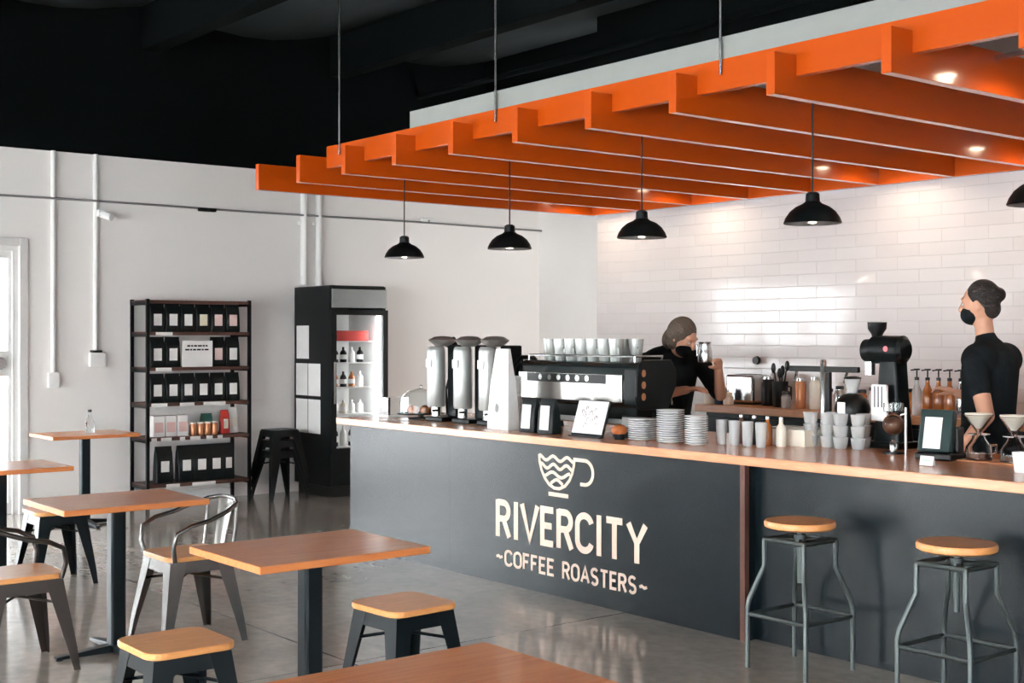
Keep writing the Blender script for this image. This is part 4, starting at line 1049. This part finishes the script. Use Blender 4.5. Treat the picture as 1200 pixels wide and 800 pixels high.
# --- barista at left, leaning over behind the espresso machine (faces right and down)
pl = thing('person', 'brown haired barista in black leaning over beside the espresso machine', 'person', (-6.18, 6.42, 0))
body = MB()
hc = Vector((.14, -.15, 1.535))
Mh = Matrix.Rotation(PI/2+.15, 3, 'Z') @ Matrix.Rotation(.5, 3, 'X')
head(body, hc, Mh)
sL, sR, hip = Vector((-.18, -.18, 1.37)), Vector((.10, .06, 1.37)), Vector((-.20, .06, .93))
cap(body, (.06, -.09, 1.40), hc+Vector((-.03, 0, -.06)), .06, .054)
cap(body, sL.lerp(sR, .2), sL.lerp(sR, .8), .085, .085); cap(body, (-.03, -.04, 1.31), (-.12, .02, 1.12), .135, .12); cap(body, (-.12, .02, 1.12), hip, .12, .125); cap(body, hip+Vector((0, -.08, 0)), hip+Vector((0, .08, 0)), .12, .12)
for s in (-1, 1):
    cap(body, hip+Vector((0, s*.09, 0)), (-.20, s*.1+.06, .49), .095, .06); cap(body, (-.20, s*.1+.06, .49), (-.24, s*.1+.06, .09), .056, .04); cap(body, (-.23, s*.1+.06, .05), (-.10, s*.11+.06, .035), .04, .032)
eL, wL = Vector((.06, -.30, 1.16)), Vector((.30, -.28, 1.20))
eR, wR = Vector((.32, .02, 1.16)), Vector((.45, -.14, 1.33))
cap(body, sL, eL, .052, .042); cap(body, eL, wL, .041, .028); hand(body, wL, wL-eL, (0, -1, 0), (0, .5, -1))
cap(body, sR, eR, .052, .042); cap(body, eR, wR, .041, .028); hand(body, wR, wR-eR, (0, 1, 0), (0, -.5, -1))
remesh(body, 'body', M_skin, pl, .0075, 5)
sh = MB()
cap(sh, sL.lerp(sR, .2), sL.lerp(sR, .8), .098, .098); cap(sh, (-.03, -.04, 1.31), (-.12, .02, 1.12), .15, .14); cap(sh, (-.12, .02, 1.12), hip, .14, .142); cap(sh, hip+Vector((0, -.07, 0)), hip+Vector((0, .07, 0)), .135, .135)
cap(sh, sL, sL.lerp(eL, .9), .068, .058); cap(sh, sR, sR.lerp(eR, .9), .068, .058); cap(sh, (-.10, -.14, 1.39), (.06, -.11, 1.43), .085, .08); cap(sh, (.06, -.09, 1.41), (.08, -.11, 1.45), .075, .066)
remesh(sh, 'black_top', M_shirt, pl, .009, 4)
tr = MB(); cap(tr, hip+Vector((0, -.08, -.05)), hip+Vector((0, .08, -.05)), .13, .13)
for s in (-1, 1): cap(tr, hip+Vector((0, s*.09, 0)), (-.20, s*.1+.06, .49), .105, .072); cap(tr, (-.20, s*.1+.06, .49), (-.24, s*.1+.06, .12), .068, .055)
remesh(tr, 'trousers', M_jeans, pl, .011, 4)
ho = MB()
for s in (-1, 1): cap(ho, (-.24, s*.1+.06, .05), (-.09, s*.11+.06, .042), .048, .042)
remesh(ho, 'shoes', M_plastic, pl, .009, 3)
hr = MB(); M4 = Mh.to_4x4()
def HP(x, y, z): return tuple(hc+(Mh @ Vector((x, y, z))))
hr.ball(HP(0, .025, .028), .105, (.88, 1.0, 1.06), M=M4); hr.ball(HP(0, .075, -.04), .075, (1.05, .8, 1.1), M=M4); hr.ball(HP(.05, .02, -.03), .05, (.7, 1, 1.3), M=M4); hr.ball(HP(-.05, .02, -.03), .05, (.7, 1, 1.3), M=M4)
remesh(hr, 'brown_hair', M_hair_b, pl, .008, 2)
mk = MB(); mk.ball(HP(0, -.048, -.055), .07, (.98, .92, .82), M=M4); remesh(mk, 'face_mask', M_shirt, pl, .007, 3)
ey = MB()
for s in (-1, 1): ey.ball(HP(s*.03, -.083, .005), .011, (1, .6, .6), M=M4)
ey.build('eyes', M_porc, pl, True)
# the jug the leaning barista holds
j = thing('steel_pitcher', 'steel pitcher held by the leaning barista', 'pitcher', (-6.18+.42, 6.42-.235, 1.38))
MB().lathe([(.045, 0), (.048, .01), (.046, .07), (.036, .11), (.042, .13), (.039, .13), (.033, .11), (.043, .07), (.044, .012), (.004, .01)], seg=24).build('pitcher_body', M_steel, j, True)
MB().tube([(-.036, 0, .11), (-.07, 0, .11), (-.068, 0, .04), (-.045, 0, .03)], .006).build('pitcher_handle', M_steel, j, True)
